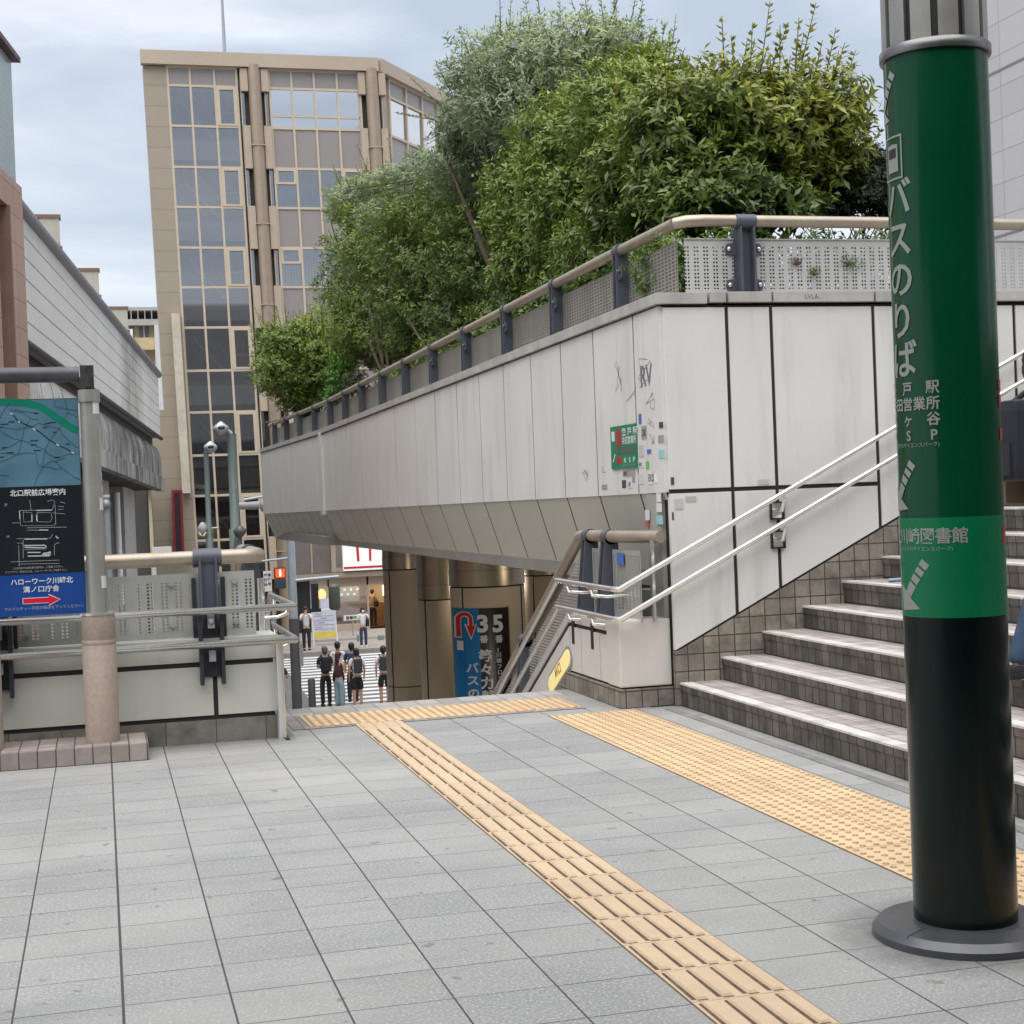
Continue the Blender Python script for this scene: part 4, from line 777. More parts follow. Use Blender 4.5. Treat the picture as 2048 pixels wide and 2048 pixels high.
def branches(tip_pts, root, rad, seed, mb):
    r = random.Random(seed)
    for tp_ in tip_pts:
        a = Vector(root); c = Vector(tp_); mid = a.lerp(c, .45)+Vector((r.uniform(-.12, .12), r.uniform(-.12, .12), r.uniform(-.05, .12)))
        mb.tube([a, mid, c], [rad, rad*.6, rad*.22], 7)
def bl(px, py, y, rx, ry, rd):   # blob given by its picture position at distance y; radii in metres
    p = PY(px, py, y); k = 0
    while p[0]-rx*.95 < 3.86 and y < 30 and k < 40: y *= 1.02; rx *= 1.02; ry *= 1.02; rd *= 1.02; k += 1; p = PY(px, py, y)
    return ((p[0], p[1], p[2]), (rx, rd, ry))
def tree(name, label, cat, root, blobs, m, n, ln, wd, seed, group=None, sprigs=None, trunk_r=.05, kw0=0, kscale=1.0, **kw):
    if len(blobs) < 9 or name != 'shrub' : root = (max(3.95, sum(b[0][0] for b in blobs)/len(blobs)), sum(b[0][1] for b in blobs)/len(blobs), 2.6)
    t = thing(name, label, cat, root, group); V, Fc, K, Y, R = crown(name, t, blobs, m, int(n*1.2), ln, wd, seed, **kw)
    if kw0:
        r = random.Random(seed+5); sprigs = list(sprigs or [])
        for _ in range(kw0):
            c, q = blobs[r.randrange(len(blobs))]; th = r.uniform(0, 6.28); el = r.uniform(.25, 1.4); d = np.array([cos(th)*cos(el), sin(th)*cos(el), sin(el)]); p0 = np.array(c)+d*np.array(q)*.9; p1 = p0+(d*.6+np.array([0, 0, .7]))*r.uniform(.12, .30)*kscale; sprigs.append((p0, p1))
    if sprigs:      # upright shoots with paired leaves above the crown
        sv_, sf, ys_ = [], [], []; r = random.Random(seed); base = len(V)
        for (p0, p1) in sprigs:
            p0 = np.array(p0); p1 = np.array(p1); k = max(4, int(np.linalg.norm(p1-p0)/(ln*.5))); ax = (p1-p0)/np.linalg.norm(p1-p0)
            for i in range(k):
                tt = i/k; c = p0+(p1-p0)*tt
                for q in range(3):
                    th = r.uniform(0, 6.28); side = np.array([cos(th), sin(th), 0]); dr_ = side*1.0+ax*.6; dr_ /= np.linalg.norm(dr_); s2 = np.cross(dr_, ax); s2 /= np.linalg.norm(s2); l = ln*r.uniform(.6, 1.0)*(1-.25*tt); w = wd*1.05
                    sv_ += [c, c+dr_*l*.45+s2*w*.5, c+dr_*l, c+dr_*l*.45-s2*w*.5, c+dr_*l*.5+np.array([0, 0, -.004])]; b0 = base+len(sv_)-5
                    sf += [b0, b0+1, b0+4, b0+1, b0+2, b0+4, b0+4, b0+2, b0+3, b0, b0+4, b0+3]; ys_.append(.9)
        V = np.concatenate([V, np.array(sv_)]); Fc = np.concatenate([Fc, np.array(sf)]); K += len(ys_); Y = np.concatenate([Y, ys_])
    leafmesh('crown', V, Fc, K, Y, R, m, t)
    mb = MB(); rr = Vector(root); low = min(blobs, key=lambda b: b[0][2]); fork = rr+Vector((0, 0, .25)); mb.tube([rr, fork], [trunk_r, trunk_r*.8], 9)
    pts = []; r = random.Random(seed+1)
    for c, q in blobs:
        pts.append(c)
        for _ in range(3): pts.append((c[0]+r.uniform(-.7, .7)*q[0], c[1]+r.uniform(-.7, .7)*q[1], c[2]+r.uniform(-.6, .7)*q[2]))
    branches(pts, fork, trunk_r*.7, seed, mb)
    if sprigs:
        for p0, p1 in sprigs:
            nb = min(blobs, key=lambda q_: np.linalg.norm(np.array(q_[0])-np.array(p0))); mb.tube([nb[0], p0, p1], [.008, .006, .0025], 5)
    mb.build('trunk', M_bark, t); return t
LM1 = leafmat('leaf_glossy', (.03, .07, .016), (.115, .19, .034), (.34, .36, .055), .36)
LM2 = leafmat('leaf_olive', (.15, .21, .125), (.27, .35, .20), (.38, .45, .22), .5)
LM3 = leafmat('leaf_deep', (.04, .09, .024), (.13, .22, .045), (.20, .27, .05), .42)
LM4 = leafmat('leaf_light', (.06, .12, .022), (.18, .28, .045), (.28, .35, .055), .45)
LM5 = leafmat('leaf_bright', (.05, .15, .012), (.09, .24, .02), (.14, .30, .03), .45)
LM6 = leafmat('leaf_dark_fine', (.012, .026, .014), (.03, .052, .024), (.055, .07, .03), .5)
def spr(px, py, px2, py2, y): return (tuple(PY(px, py, y)), tuple(PY(px2, py2, y)))
y0 = 11.0
tree('photinia_tree', 'glossy dark evergreen with yellow young leaves above the front railing, right of the hedge', 'tree', (5.0, 11.2, 2.66),
     [bl(1540, 250, y0, .46, .42, .5), bl(1640, 230, y0+.1, .40, .36, .45), bl(1450, 210, y0, .42, .34, .5), bl(1350, 270, y0+.2, .45, .42, .5), bl(1480, 360, y0-.1, .50, .32, .45), bl(1600, 340, y0+.2, .42, .26, .4), bl(1370, 385, y0, .45, .28, .45), bl(1270, 340, y0+.2, .38, .40, .45), bl(1660, 290, y0+.1, .30, .26, .3), bl(1250, 430, y0, .34, .24, .35), bl(1540, 405, y0-.3, .45, .18, .3), bl(1430, 410, y0-.3, .45, .16, .3), bl(1330, 420, y0-.3, .4, .16, .3)],
     LM1, 34000, .092, .032, 11, trunk_r=.045, young=.5, inner=.28, gap=.18, kw0=70, spread=.95,
     sprigs=[spr(1520, 150, 1540, 2, y0), spr(1600, 140, 1632, 5, y0), spr(1470, 150, 1462, 70, y0), spr(1560, 130, 1560, 50, y0), spr(1590, 140, 1598, 35, y0), spr(1650, 160, 1672, 55, y0+.1), spr(1680, 190, 1712, 100, y0+.1), spr(1500, 150, 1505, 45, y0), spr(1630, 150, 1645, 80, y0), spr(1690, 250, 1745, 180, y0+.1), spr(1720, 320, 1765, 255, y0+.1), spr(1420, 170, 1395, 110, y0), spr(1545, 130, 1577, 45, y0+.05), spr(1700, 330, 1735, 260, y0), spr(1660, 170, 1690, 85, y0)])
tree('young_shrub', 'yellow green leafy shrub in front of the tall olive tree, middle of the hedge', 'shrub', (4.9, 12.8, 2.66),
     [bl(1230, 230, 12.6, .50, .42, .5), bl(1130, 300, 12.8, .50, .45, .5), bl(1300, 170, 12.8, .40, .30, .45), bl(1160, 400, 12.6, .55, .42, .5), bl(1060, 400, 13, .45, .45, .5), bl(1200, 500, 12.2, .45, .30, .4), bl(1090, 520, 12.8, .5, .36, .45)],
     LM4, 32000, .078, .025, 12, trunk_r=.04, inner=.25, gap=.15, kw0=40, sprigs=[spr(1300, 130, 1310, 60, 12.8), spr(1350, 150, 1370, 95, 12.6), spr(1240, 160, 1235, 90, 12.6), spr(1140, 200, 1135, 100, 12.8)])
tree('olive_tree', 'tall grey green tree with feathery shoots behind the hedge', 'tree', (6.2, 16.5, 2.66),
     [bl(1120, 120, 16, .85, .45, .8), bl(1220, 100, 16, .60, .32, .7), bl(1000, 140, 16.2, .65, .42, .7), bl(975, 230, 16.4, .58, .42, .7), bl(1060, 220, 16, .8, .5, .8), bl(925, 265, 16.6, .32, .26, .4), bl(1180, 190, 16, .8, .4, .7), bl(980, 330, 16.4, .8, .4, .7)],
     LM2, 40000, .088, .021, 13, trunk_r=.09, gap=.3, inner=.25, kw0=60, kscale=1.8,
     sprigs=[spr(1060, 60, 1050, -8, 16), spr(1120, 60, 1120, 0, 16), spr(1150, 60, 1165, 5, 16), spr(1210, 60, 1212, 20, 16), spr(1000, 90, 1000, 40, 16.2), spr(960, 130, 940, 90, 16.2), spr(900, 180, 870, 120, 16.4), spr(1250, 70, 1255, 35, 16), spr(1345, 90, 1352, 28, 16), spr(880, 210, 815, 150, 16.6), spr(870, 240, 790, 225, 16.6), spr(1320, 110, 1330, 45, 16), spr(1180, 60, 1185, 20, 16), spr(1280, 90, 1288, 50, 16)])
tree('evergreen_shrub', 'dense dark evergreen shrub filling the middle of the hedge behind the railing', 'shrub', (4.9, 15, 2.66),
     [bl(1000, 520, 14.5, .75, .55, .6), bl(900, 500, 15.5, .75, .55, .6), bl(950, 420, 15.5, .7, .45, .6), bl(1070, 600, 13.2, .42, .30, .4), bl(880, 600, 15.5, .65, .42, .6), bl(960, 620, 14.8, .55, .35, .5), bl(820, 520, 17, .7, .65, .6)],
     LM3, 60000, .068, .024, 14, trunk_r=.06, inner=.25, gap=.15, kw0=30)
tree('evergreen_shrub', 'spreading dark shrub with a pale upper branch reaching left over the railing', 'shrub', (5.0, 19, 2.66),
     [bl(740, 560, 19.5, .65, .65, .6), bl(770, 640, 19, .65, .55, .6), bl(720, 660, 20, .42, .45, .5), bl(840, 660, 17.8, .6, .4, .5), bl(780, 470, 18.5, .7, .45, .6), bl(870, 420, 17.5, .7, .4, .6)],
     LM4, 62000, .074, .023, 15, trunk_r=.06, inner=.25, gap=.15, kw0=30)
tree('olive_shrub', 'pale grey green branch layer stretching left in front of the tan building', 'shrub', (5.1, 18, 2.66),
     [bl(720, 390, 18.5, .42, .20, .35), bl(800, 370, 18.2, .6, .22, .4), bl(890, 350, 17.6, .7, .26, .5), bl(680, 420, 18.6, .20, .16, .3), bl(830, 430, 18, .7, .25, .4)],
     LM2, 22000, .078, .02, 16, trunk_r=.05, gap=.25, inner=.3, kw0=30, kscale=1.3, sprigs=[spr(690, 400, 655, 385, 18.6), spr(690, 440, 680, 480, 18.6), spr(700, 380, 690, 350, 18.6)])
tree('round_shrub', 'round light green shrub at the far left end of the planter', 'shrub', (4.3, 27.5, 2.66),
     [bl(590, 700, 28, .70, .50, .6), bl(640, 670, 27.5, .55, .45, .6), bl(560, 740, 28.5, .55, .45, .6), bl(620, 770, 27.5, .65, .42, .6), bl(545, 680, 28.5, .35, .30, .4), bl(660, 720, 26.5, .5, .5, .5), bl(600, 800, 28, .4, .22, .4)],
     LM4, 30000, .088, .024, 17, trunk_r=.05, inner=.25, gap=.15, kw0=40, kscale=1.4, sprigs=[spr(645, 650, 640, 590, 27), spr(620, 660, 625, 615, 27.5), spr(530, 720, 503, 752, 28.5), spr(670, 650, 660, 600, 27), spr(560, 840, 530, 845, 28)])
tree('bright_bush', 'small bright lime green bush low between two darker shrubs', 'shrub', (4.15, 24.2, 2.66), [bl(685, 745, 24, .24, .32, .3), bl(672, 790, 24.5, .22, .18, .25)], LM5, 3500, .07, .025, 18, trunk_r=.02)
tree('twiggy_bush', 'brown half bare bush just behind the railing beside the lime green bush', 'shrub', (4.1, 22, 2.66), [bl(712, 765, 22, .22, .22, .25)], leafmat('leaf_brown', (.05, .03, .02), (.09, .05, .03), (.06, .08, .03)), 1400, .05, .015, 19, trunk_r=.02)
tree('thin_tree', 'fine leaved dark shrub with sky showing through, at the right end above the tube rail', 'shrub', (5.6, 11.3, 2.66),
     [bl(1720, 380, 11.3, .42, .20, .35), bl(1650, 400, 11.3, .36, .18, .3), bl(1790, 400, 11.3, .35, .25, .3), bl(1560, 410, 11.2, .40, .14, .3), bl(1740, 330, 11.4, .18, .16, .2)],
     LM6, 34000, .045, .016, 20, trunk_r=.012, gap=.15, inner=.5)
tree('low_hedge', 'low dark foliage showing just above the front tube rail', 'shrub', (4.6, 10.4, 2.66), [((4.0, 10.35, 2.95), (.3, .3, .3)), ((4.5, 10.4, 3.0), (.35, .3, .32)), ((5.1, 10.4, 3.0), (.4, .3, .30)), ((5.8, 10.5, 3.0), (.5, .3, .32)), ((4.1, 11, 3.05), (.25, .6, .34)), ((4.2, 12.4, 3.1), (.3, .8, .42)), ((4.25, 14.2, 3.1), (.32, 1., .48)), ((4.25, 16.5, 3.1), (.32, 1.2, .48)), ((4.25, 19, 3.1), (.32, 1.4, .45)), ((4.2, 21.8, 3.0), (.3, 1.3, .4))], LM3, 42000, .062, .021, 21, trunk_r=.01)
# weeds in the perforated panels
for (px, py, w, m, l, sd2) in ((1705, 520, .10, LM4, 'green tuft of weed growing out of the perforated panel', 31), (1632, 540, .05, LM4, 'small green sprig low on the perforated panel', 32), (1598, 520, .06, leafmat('leaf_dry', (.10, .04, .035), (.16, .08, .06), (.12, .13, .04)), 'dry reddish weed sprig on the perforated panel', 33), (1318, 470, .07, LM4, 'leafy shoot poking over the corner panel under the tube rail', 34), (1425, 455, .06, LM4, 'leafy shoot hanging under the front tube rail', 35)):
    p = PY(px, py, 9.62); root = (p[0], 9.66, p[2]-.03); t = thing('weed', l, 'weed', root, 'weeds on the railing')
    V, Fc, K, Y, R = crown('w', t, [((p[0], 9.635, p[2]), (w, .04, w*.6))], m, 340 if w > .08 else 110, .022, .006, sd2, whorl=4, inner=.8); leafmesh('leaves', V, Fc, K, Y, R, m, t)
    b = MB(); [b.tube([root, (p[0]+random.uniform(-w, w), 9.63, p[2]+random.uniform(-w*.5, w*.5))], [.0025, .001], 5) for _ in range(6)]; b.build('stem', M_bark, t)

# ------------------------------------------------------------------ street level
S = -4.15
asph = mat('asphalt', (.16, .16, .165), .85, var=.12, vs=.8, fine=.3)
MB().box(-900, 900, -300, 1500, S-1, S-.004).build('ground', mat('ground_grey', (.22, .22, .21), .9, var=.1, vs=.05), kind='structure')
MB().box(-60, 120, 42.1, 57.2, S-.5, S).build('road', asph, kind='structure')
pav = tiled('pavement_tile', (.34, .31, .28), (.2, .18, .17), .4, .4, .006, var=.08, streak=.2)
MB().box(-60, 120, 57.2, 66, S-.5, S+.14).build('pavement', pav, kind='structure')
MB().box(-60, 120, 10.9, 41.9, S-.5, S+.10).build('pavement', pav, kind='structure')
MB().box(-60, 120, 61.2, 62.0, S-.4, S+.146).build('kerb', mat('kerb_grey', (.17, .17, .17), .7), kind='structure')
cw = MB(); yy = 43.0; k = 0
while yy < 56.6:
    xl_ = 5.55+max(0, (yy-43))*.035; cw.box(xl_, 13, yy, yy+.42, S, S+.005); yy += .88
cw.build('crosswalk', mat('road_white', (.70, .70, .70), .6, var=.08, vs=3), kind='structure')
MB().box(4.6, 12, 40.9, 41.25, S+.1, S+.106).build('tactile_kerb_path', MT, kind='structure')
MB().box(4.2, 5.4, 52.2, 56.0, S, S+.005).build('stop_line', MC['road_white'], kind='structure')

# bronze columns under the planter
def bronze_col(label, pxl, pxr, y, ztop, band=None):
    a = PY(pxl, 1250, y); c = PY(pxr, 1250, y); cx = (a[0]+c[0])/2; r = (c[0]-a[0])/2*.985
    t = thing('column', label, 'column', (cx, y, S), 'bronze clad columns under the planter')
    b = MB(); b.lathe([(r, S), (r, -2.14)], (cx, y, 0), 40); b.lathe([(r, -2.12), (r, ztop)], (cx, y, 0), 40); b.build('shaft', M_col, t)
    b = MB(); b.lathe([(r-.012, S), (r-.012, .7)], (cx, y, 0), 36)
    for aa in (-40, 215): b.box(cx+(r-.004)*cos(radians(aa))-.012, cx+(r-.004)*cos(radians(aa))+.012, y+(r+.0)*sin(radians(aa))-.012, y+r*sin(radians(aa))+.012, S, ztop)
    b.build('core', M_joint, t)
    b = MB(); b.lathe([(r+.01, ztop+.025), (r+.01, ztop+.27)], (cx, y, 0), 40); b.lathe([(r+.004, ztop+.275), (r+.004, .73)], (cx, y, 0), 40); b.build('band', M_colm, t); return cx, r, t
bronze_col('bronze column nearest the crosswalk, leftmost of the row', 770, 851, 29.5, .10)
bronze_col('bronze column between the leftmost one and the one with the bus sign', 838, 925, 27.0, -.35)
scx, scr, sct = bronze_col('wide bronze column carrying the blue and black bus sign', 903, 1050, 24.0, .02)
bronze_col('bronze column half hidden behind the descending railing', 1052, 1150, 25.5, .06)
# bus sign curved round the wide column
bs = thing('bus_board', 'blue and black bus stop direction board with red turning arrow', 'sign', (scx, 24-scr, -2.5))
def cyl_patch(mb, xa, xb, z0, z1, r):
    n = 10; a0 = -math.acos(max(-1, min(1, (xa-scx)/r))); a1 = -math.acos(max(-1, min(1, (xb-scx)/r)))
    for k in range(n):
        A = a0+(a1-a0)*k/n; B = a0+(a1-a0)*(k+1)/n; mb.add([(scx+r*cos(A), 24+r*sin(A), z0), (scx+r*cos(B), 24+r*sin(B), z0), (scx+r*cos(B), 24+r*sin(B), z1), (scx+r*cos(A), 24+r*sin(A), z1)], [(0, 1, 2, 3)], True)
rb = scr+.012
def SX_(px): return PY(px, 1230, 24-scr*.85)[0]
def SZ_(px, py): return PY(px, py, 24-scr*.9)[2]
x_a, x_b, x_c = SX_(917), SX_(957), SX_(1014)
ztop_ = SZ_(960, 1217)
b = MB(); cyl_patch(b, x_a, x_b, -3.6, ztop_, rb); b.build('blue_panel', mat('board_blue', (.0, .16, .42), .35, var=.05), bs)
b = MB(); cyl_patch(b, x_b, x_c, -3.6, ztop_, rb); b.build('black_panel', mat('board_black', (.012, .010, .009), .35), bs)
b = MB(); cyl_patch(b, SX_(911), x_a, -3.6, ztop_+.02, rb-.004); cyl_patch(b, x_c, x_c+.02, -3.6, ztop_+.02, rb-.004); b.build('frame', M_colm, bs)
def stext(s, px, py, size, m=tw, nm='lettering', bold=.004, sx=1):
    x = SX_(px); z = SZ_(px, py); V, Fs = text2d(s, size, bold, 'CENTER'); mb = MB(); pts = []
    for v in V:
        X_ = x+v[0]*sx; q = (X_-scx)/(rb+.006); q = max(-.98, min(.98, q)); pts.append((X_, 24-(rb+.006)*sqrt(1-q*q), z+v[1]))
    mb.add(pts, Fs); return mb.build(nm, m, bs)
stext('3', 963, 1263, .36, bold=.014); stext('5', 992, 1262, .36, bold=.014); stext('番', 964, 1284, .125, bold=.003); stext('番', 993, 1283, .125, bold=.003)
for i, ch in enumerate('等々力競技場'): stext(ch, 966+i*.8, 1321+i*27.2, .20, bold=.006)
for i, ch in enumerate('川崎フロンターレ'): stext(ch if ch != 'ー' else '|', 991+i*.35, 1313+i*11.6, .085, bold=.001)
stext('(', 990, 1301, .06)
for i, ch in enumerate('バスのりば'): stext(ch, 942+i*.4, 1345+i*25.5, .17, bold=.004)
# turning arrow
def parr(g):
    pts = []; n = 10
    xs = lambda u: u
    out = []
    for k in range(n+1): a = pi-pi*k/n; out.append((.115*cos(a)*1.0+g*cos(a), .115*sin(a)+g*sin(a)))
    inn = []
    for k in range(n+1): a = pi*k/n; inn.append((.055*cos(a)-g*cos(a), .055*sin(a)-g*sin(a)))
    return [(-.115-g, -.28-g)]+out+[(.115+g, -.10+g), (.16+g*1.5, -.08+g), (.085, -.30-g*2), (.01-g*1.5, -.08+g), (.055-g, -.10+g)]+inn+[(-.055+g, -.28-g)]
def arrow_on(g, off, m, nm):
    x0 = SX_(932); z0 = SZ_(932, 1240); P = parr(g); mb = MB(); bm = bmesh.new()
    vs = [bm.verts.new((p[0], p[1], 0)) for p in P]; bm.faces.new(vs); bmesh.ops.triangulate(bm, faces=bm.faces[:]); bm.verts.index_update(); pts = []
    for v in bm.verts:
        X_ = x0+v.co.x*.92; q = max(-.98, min(.98, (X_-scx)/(rb+off))); pts.append((X_, 24-(rb+off)*sqrt(1-q*q), z0+v.co.y))
    mb.add(pts, [tuple(v.index for v in f.verts) for f in bm.faces]); bm.free(); mb.build(nm, m, bs)
arrow_on(.012, .008, tw, 'arrow_outline'); arrow_on(-.004, .013, mat('arrow_red2', (.50, .012, .01), .4), 'arrow')
b = MB(); cyl_patch(b, SX_(920), SX_(929), SZ_(924, 1303), SZ_(924, 1284), rb+.006); b.build('tab', tw, bs)

# poles, signals, lamps, bollards
M_pole = mat('pole_blue_grey', (.40, .47, .52), .45, metal=.2, var=.08); M_green = mat('lamp_green_grey', (.15, .205, .20), .5, var=.12, streak=.1)
yp = 41.8; pl0 = PY(590, 1300, yp)
tp_ = thing('signal_pole', 'pale blue steel signal pole with dark lower sleeve at the crosswalk', 'pole', (pl0[0], yp, S))
px0 = pl0[0]+.0
b = MB(); b.lathe([(.115, -1.62), (.11, .2), (.10, 1.1)], (px0, yp, 0), 20); b.build('shaft', M_pole, tp_); b = MB(); b.lathe([(.135, S), (.135, -1.62)], (px0, yp, 0), 20); b.build('sleeve', mat('sleeve_grey', (.085, .09, .095), .6), tp_)
b = MB(); b.tube([(px0, yp, 1.05), (px0-.25, yp, 1.75), (px0-1.2, yp, 1.62)], .035, 8); b.tube([(px0, yp, 0.02), (px0-1.35, yp, -.08)], .03, 8); b.tube([(px0, yp-.05, -.60), (px0+1.25, yp-.05, -.55)], .045, 8); b.build('arm', M_pole, tp_)
b = MB(); b.box(px0+.1, px0+.2, yp-.12, yp+.05, -2.9, -2.3); b.build('control_box', M_grey, tp_)
def hsig(px, py, y):
    p = PY(px, py, y); t = thing('traffic_signal', 'grey vehicle signal seen from the side with a long visor above the crosswalk', 'traffic signal', tuple(p))
    b = MB(); b.lathe([(.08, -.22), (.15, -.19), (.16, .04), (.13, .09)], (p[0]+.25, p[1], p[2]), 16, 'x'); b.build('housing', M_grey, t); b = MB(); b.lathe([(.09, -.62), (.12, -.0)], (p[0], p[1], p[2]+.02), 14, 'x'); b.build('visor', M_grey, t); b = MB(); b.box(p[0]+.2, p[0]+.35, p[1]-.05, p[1]+.05, p[2]+.2, p[2]+.28); b.build('bracket', M_grey, t)
hsig(518, 1012, yp)
p = PY(560, 1157, yp); t = thing('pedestrian_signal', 'pedestrian signal showing a red standing figure beside the pale blue pole', 'traffic signal', tuple(p))
b = MB(); b.box(p[0]-.15, p[0]+.15, yp-.09, yp+.09, p[2]+.0, p[2]+.30); b.box(p[0]-.15, p[0]+.15, yp-.09, yp+.09, p[2]-.27, p[2]-.01); b.build('housing', mat('housing_dark', (.10, .04, .04), .5), t, bev=.03)
b = MB(); b.box(p[0]-.12, p[0]+.12, yp-.10, yp-.091, p[2]+.035, p[2]+.26); b.build('red_lens', emit('lens_red', (1, .06, .02), 1.6), t)
b = MB(); b.ball((p[0], yp-.104, p[2]+.225), .022, 8, 6, (1, .2, 1)); b.box(p[0]-.026, p[0]+.026, yp-.106, yp-.101, p[2]+.06, p[2]+.20); b.build('figure', emit('lens_white', (1, .75, .5), 1.6), t)
b = MB(); b.box(p[0]-.11, p[0]+.11, yp-.10, yp-.091, p[2]-.24, p[2]-.04); b.build('dark_lens', mat('lens_teal', (.03, .09, .12), .2), t)
p = PY(535, 1162, yp); t = thing('notice_plate', 'narrow white plate with vertical writing beside the red pedestrian signal', 'sign', (p[0], yp, p[2]-.3))
b = MB(); b.box(p[0]-.11, p[0]+.11, yp-.02, yp, p[2]-.28, p[2]+.27); b.build('plate', M_white_s, t); b = MB()
for i, s_ in enumerate(('歩車', '分離', '信号', '')): put_text(b, s_, (p[0], yp-.023, p[2]+.12-i*.12), OX, UZ, .10, .002, 'CENTER')
b.build('lettering', ink, t)
p = PY(669, 1195, 41.4); t = thing('pedestrian_signal', 'grey green rounded signal back hanging from the arm over the crosswalk', 'traffic signal', tuple(p))
b = MB(); b.lathe([(.05, .36), (.14, .33), (.155, .28), (.155, -.28), (.10, -.33)], (p[0], p[1], p[2]), 16); b.build('housing', mat('signal_back', (.085, .11, .09), .4), t); b = MB(); b.box(p[0]-.62, p[0]-.43, p[1]-.06, p[1]+.06, p[2]-.28, p[2]+.40); b.box(p[0]-.7, p[0]-.38, p[1]-.07, p[1]+.07, p[2]-.36, p[2]-.27); b.build('hanger', M_navyd, t)
def lamp(px, pyt, y, label, side, r, low=None):
    p = PY(px, pyt, y); t = thing('street_lamp', label, 'street lamp', (p[0], y, S), 'street lamps behind the left railing')
    b = MB(); b.lathe([(r*1.35, S), (r*1.35, low or .3), (r, (low or .3)+.01), (r, p[2])], (p[0], y, 0), 16); b.build('pole', M_green, t)
    c = (p[0]+side*.17, y-.02, p[2]+.10); b = MB(); b.lathe([(.05, -.11), (.12, -.04), (.13, 0), (.12, .03), (.02, .11)], c, 18); b.tube([(p[0], y, p[2]), (p[0]+side*.05, y, p[2]+.05), c], .035, 8); b.build('head', mat('lamp_head', (.50, .56, .60), .35, metal=.2), t)
    b = MB(); b.ball((c[0], c[1]-.05, c[2]+.0), .09, 12, 8, (1, 1, .6)); b.build('lens', mat('lamp_dark', (.05, .055, .06), .12), t)
    return t, p
lamp(412, 905, 30, 'thin grey green street lamp with round head, left one of the pair', .5, .05, .85)
lamp(463, 868, 26, 'thicker grey green street lamp with white conical head, right one of the pair', -1, .078, 1.06)
p = PY(480, 1062, 25.9); b = MB(); b.lathe([(.04, -.10), (.10, -.03), (.11, .02), (.03, .09)], tuple(p), 14); b.tube([tuple(p-np.array([.05, 0, .1])), tuple(p-np.array([.09, 0, .35]))], .04, 8); b.build('camera_head', mat('cam_grey', (.16, .17, .18), .4), label='small grey round spotlight low on the right lamp pole', cat='spotlight')
p = PY(405, 1057, 30); b = MB(); b.lathe([(.02, -.12), (.11, 0), (.02, .12)], tuple(p), 12); b.tube([tuple(p), (p[0]+.3, p[1], p[2])], .02, 6); b.build('camera_head', mat('cam_white', (.6, .63, .65), .4), label='small white round spotlight low on the left lamp pole', cat='spotlight')
p = PY(211, 995, 24); t = thing('drain_pole', 'pale blue capped pole just right of the map board', 'pole', (p[0], 24, S)); b = MB(); b.lathe([(.055, S), (.055, p[2])], (p[0], 24, 0), 14); b.ball((p[0], 23.95, p[2]-.10), .07, 10, 8); b.build('shaft', M_pole, t); b = MB(); b.lathe([(.065, p[2]), (.065, p[2]+.04)], (p[0], 24, 0), 14); b.build('cap', M_white_s, t)
p = PY(323, 1100, 20); b = MB(); b.box(p[0]-.12, p[0]+.12, 19.9, 20.05, p[2]-.03, p[2]+.04); b.tube([(p[0]-.1, 20, p[2]), (p[0]-.1, 20, S)], .03, 8); b.build('floodlight', M_white_s, label='small white floodlight just above the tube rail beside the red banner', cat='floodlight')
for px, py, y, l, m in ((623, 1365, 42, 'dark grey round bollard left of the man in black at the crosswalk', MC['sleeve_grey']), (762, 1275, 60.5, 'grey green bollard on the far pavement near the woman in white', M_green), (716, 1275, 60.5, 'thin bollard behind the masked woman on the far pavement', M_green)):
    p = PY(px, py, y); r_ = .10 if y < 50 else .13; r_ = r_ if px != 716 else .05; b = MB(); b.lathe([(r_, 0), (r_, p[2]-S-.03), (r_*.8, p[2]-S)], (p[0], y, S+.1), 14); b.build('bollard', m, label=l, cat='bollard')
# A-frame board
p0 = PY(627, 1285, 59.5); p1 = PY(674, 1285, 59.5); zt2 = PY(650, 1219, 59.5)[2]; t = thing('a_frame_board', 'white framed standing poster board with yellow foot on the far pavement', 'board', ((p0[0]+p1[0])/2, 59.5, S+.14))
b = MB(); b.prism([(p0[0], 59.5, S+.14), (p0[0]+.05, 59.5, S+.14), (p0[0]+.03, 59.6, zt2), (p0[0]-.03, 59.6, zt2)], (0, .06, 0)); b.prism([(p1[0], 59.5, S+.14), (p1[0]+.05, 59.5, S+.14), (p1[0]+.0, 59.6, zt2), (p1[0]-.05, 59.6, zt2)], (0, .06, 0)); b.box(p0[0], p1[0], 59.57, 59.62, zt2-.04, zt2+.03); b.build('frame', M_white_s, t)
b = MB(); b.box(p0[0]+.04, p1[0]-.02, 59.53, 59.55, S+.42, zt2-.03); b.build('poster', mat('poster_lilac', (.62, .63, .75), .5), t); b = MB(); b.box(p0[0]+.05, p1[0]-.03, 59.515, 59.53, S+.42, S+.68); b.build('yellow_band', mat('poster_yellow', (.72, .62, .12), .5), t)
b = MB()
for i in range(4): b.box(p0[0]+.08, p1[0]-.06, 59.52, 59.53, zt2-.25-i*.17, zt2-.235-i*.17); b.box(p0[0]+.12+.2*i%.3, p0[0]+.35+.2*i % .3, 59.52, 59.53, zt2-.18-i*.17, zt2-.15-i*.17)
b.build('print', mat('poster_grey', (.32, .33, .4), .5), t); b = MB(); b.box(p0[0]+.35, p0[0]+.72, 59.7, 59.75, S+1.2, zt2+.42); b.build('header', MC['poster_lilac'], t)

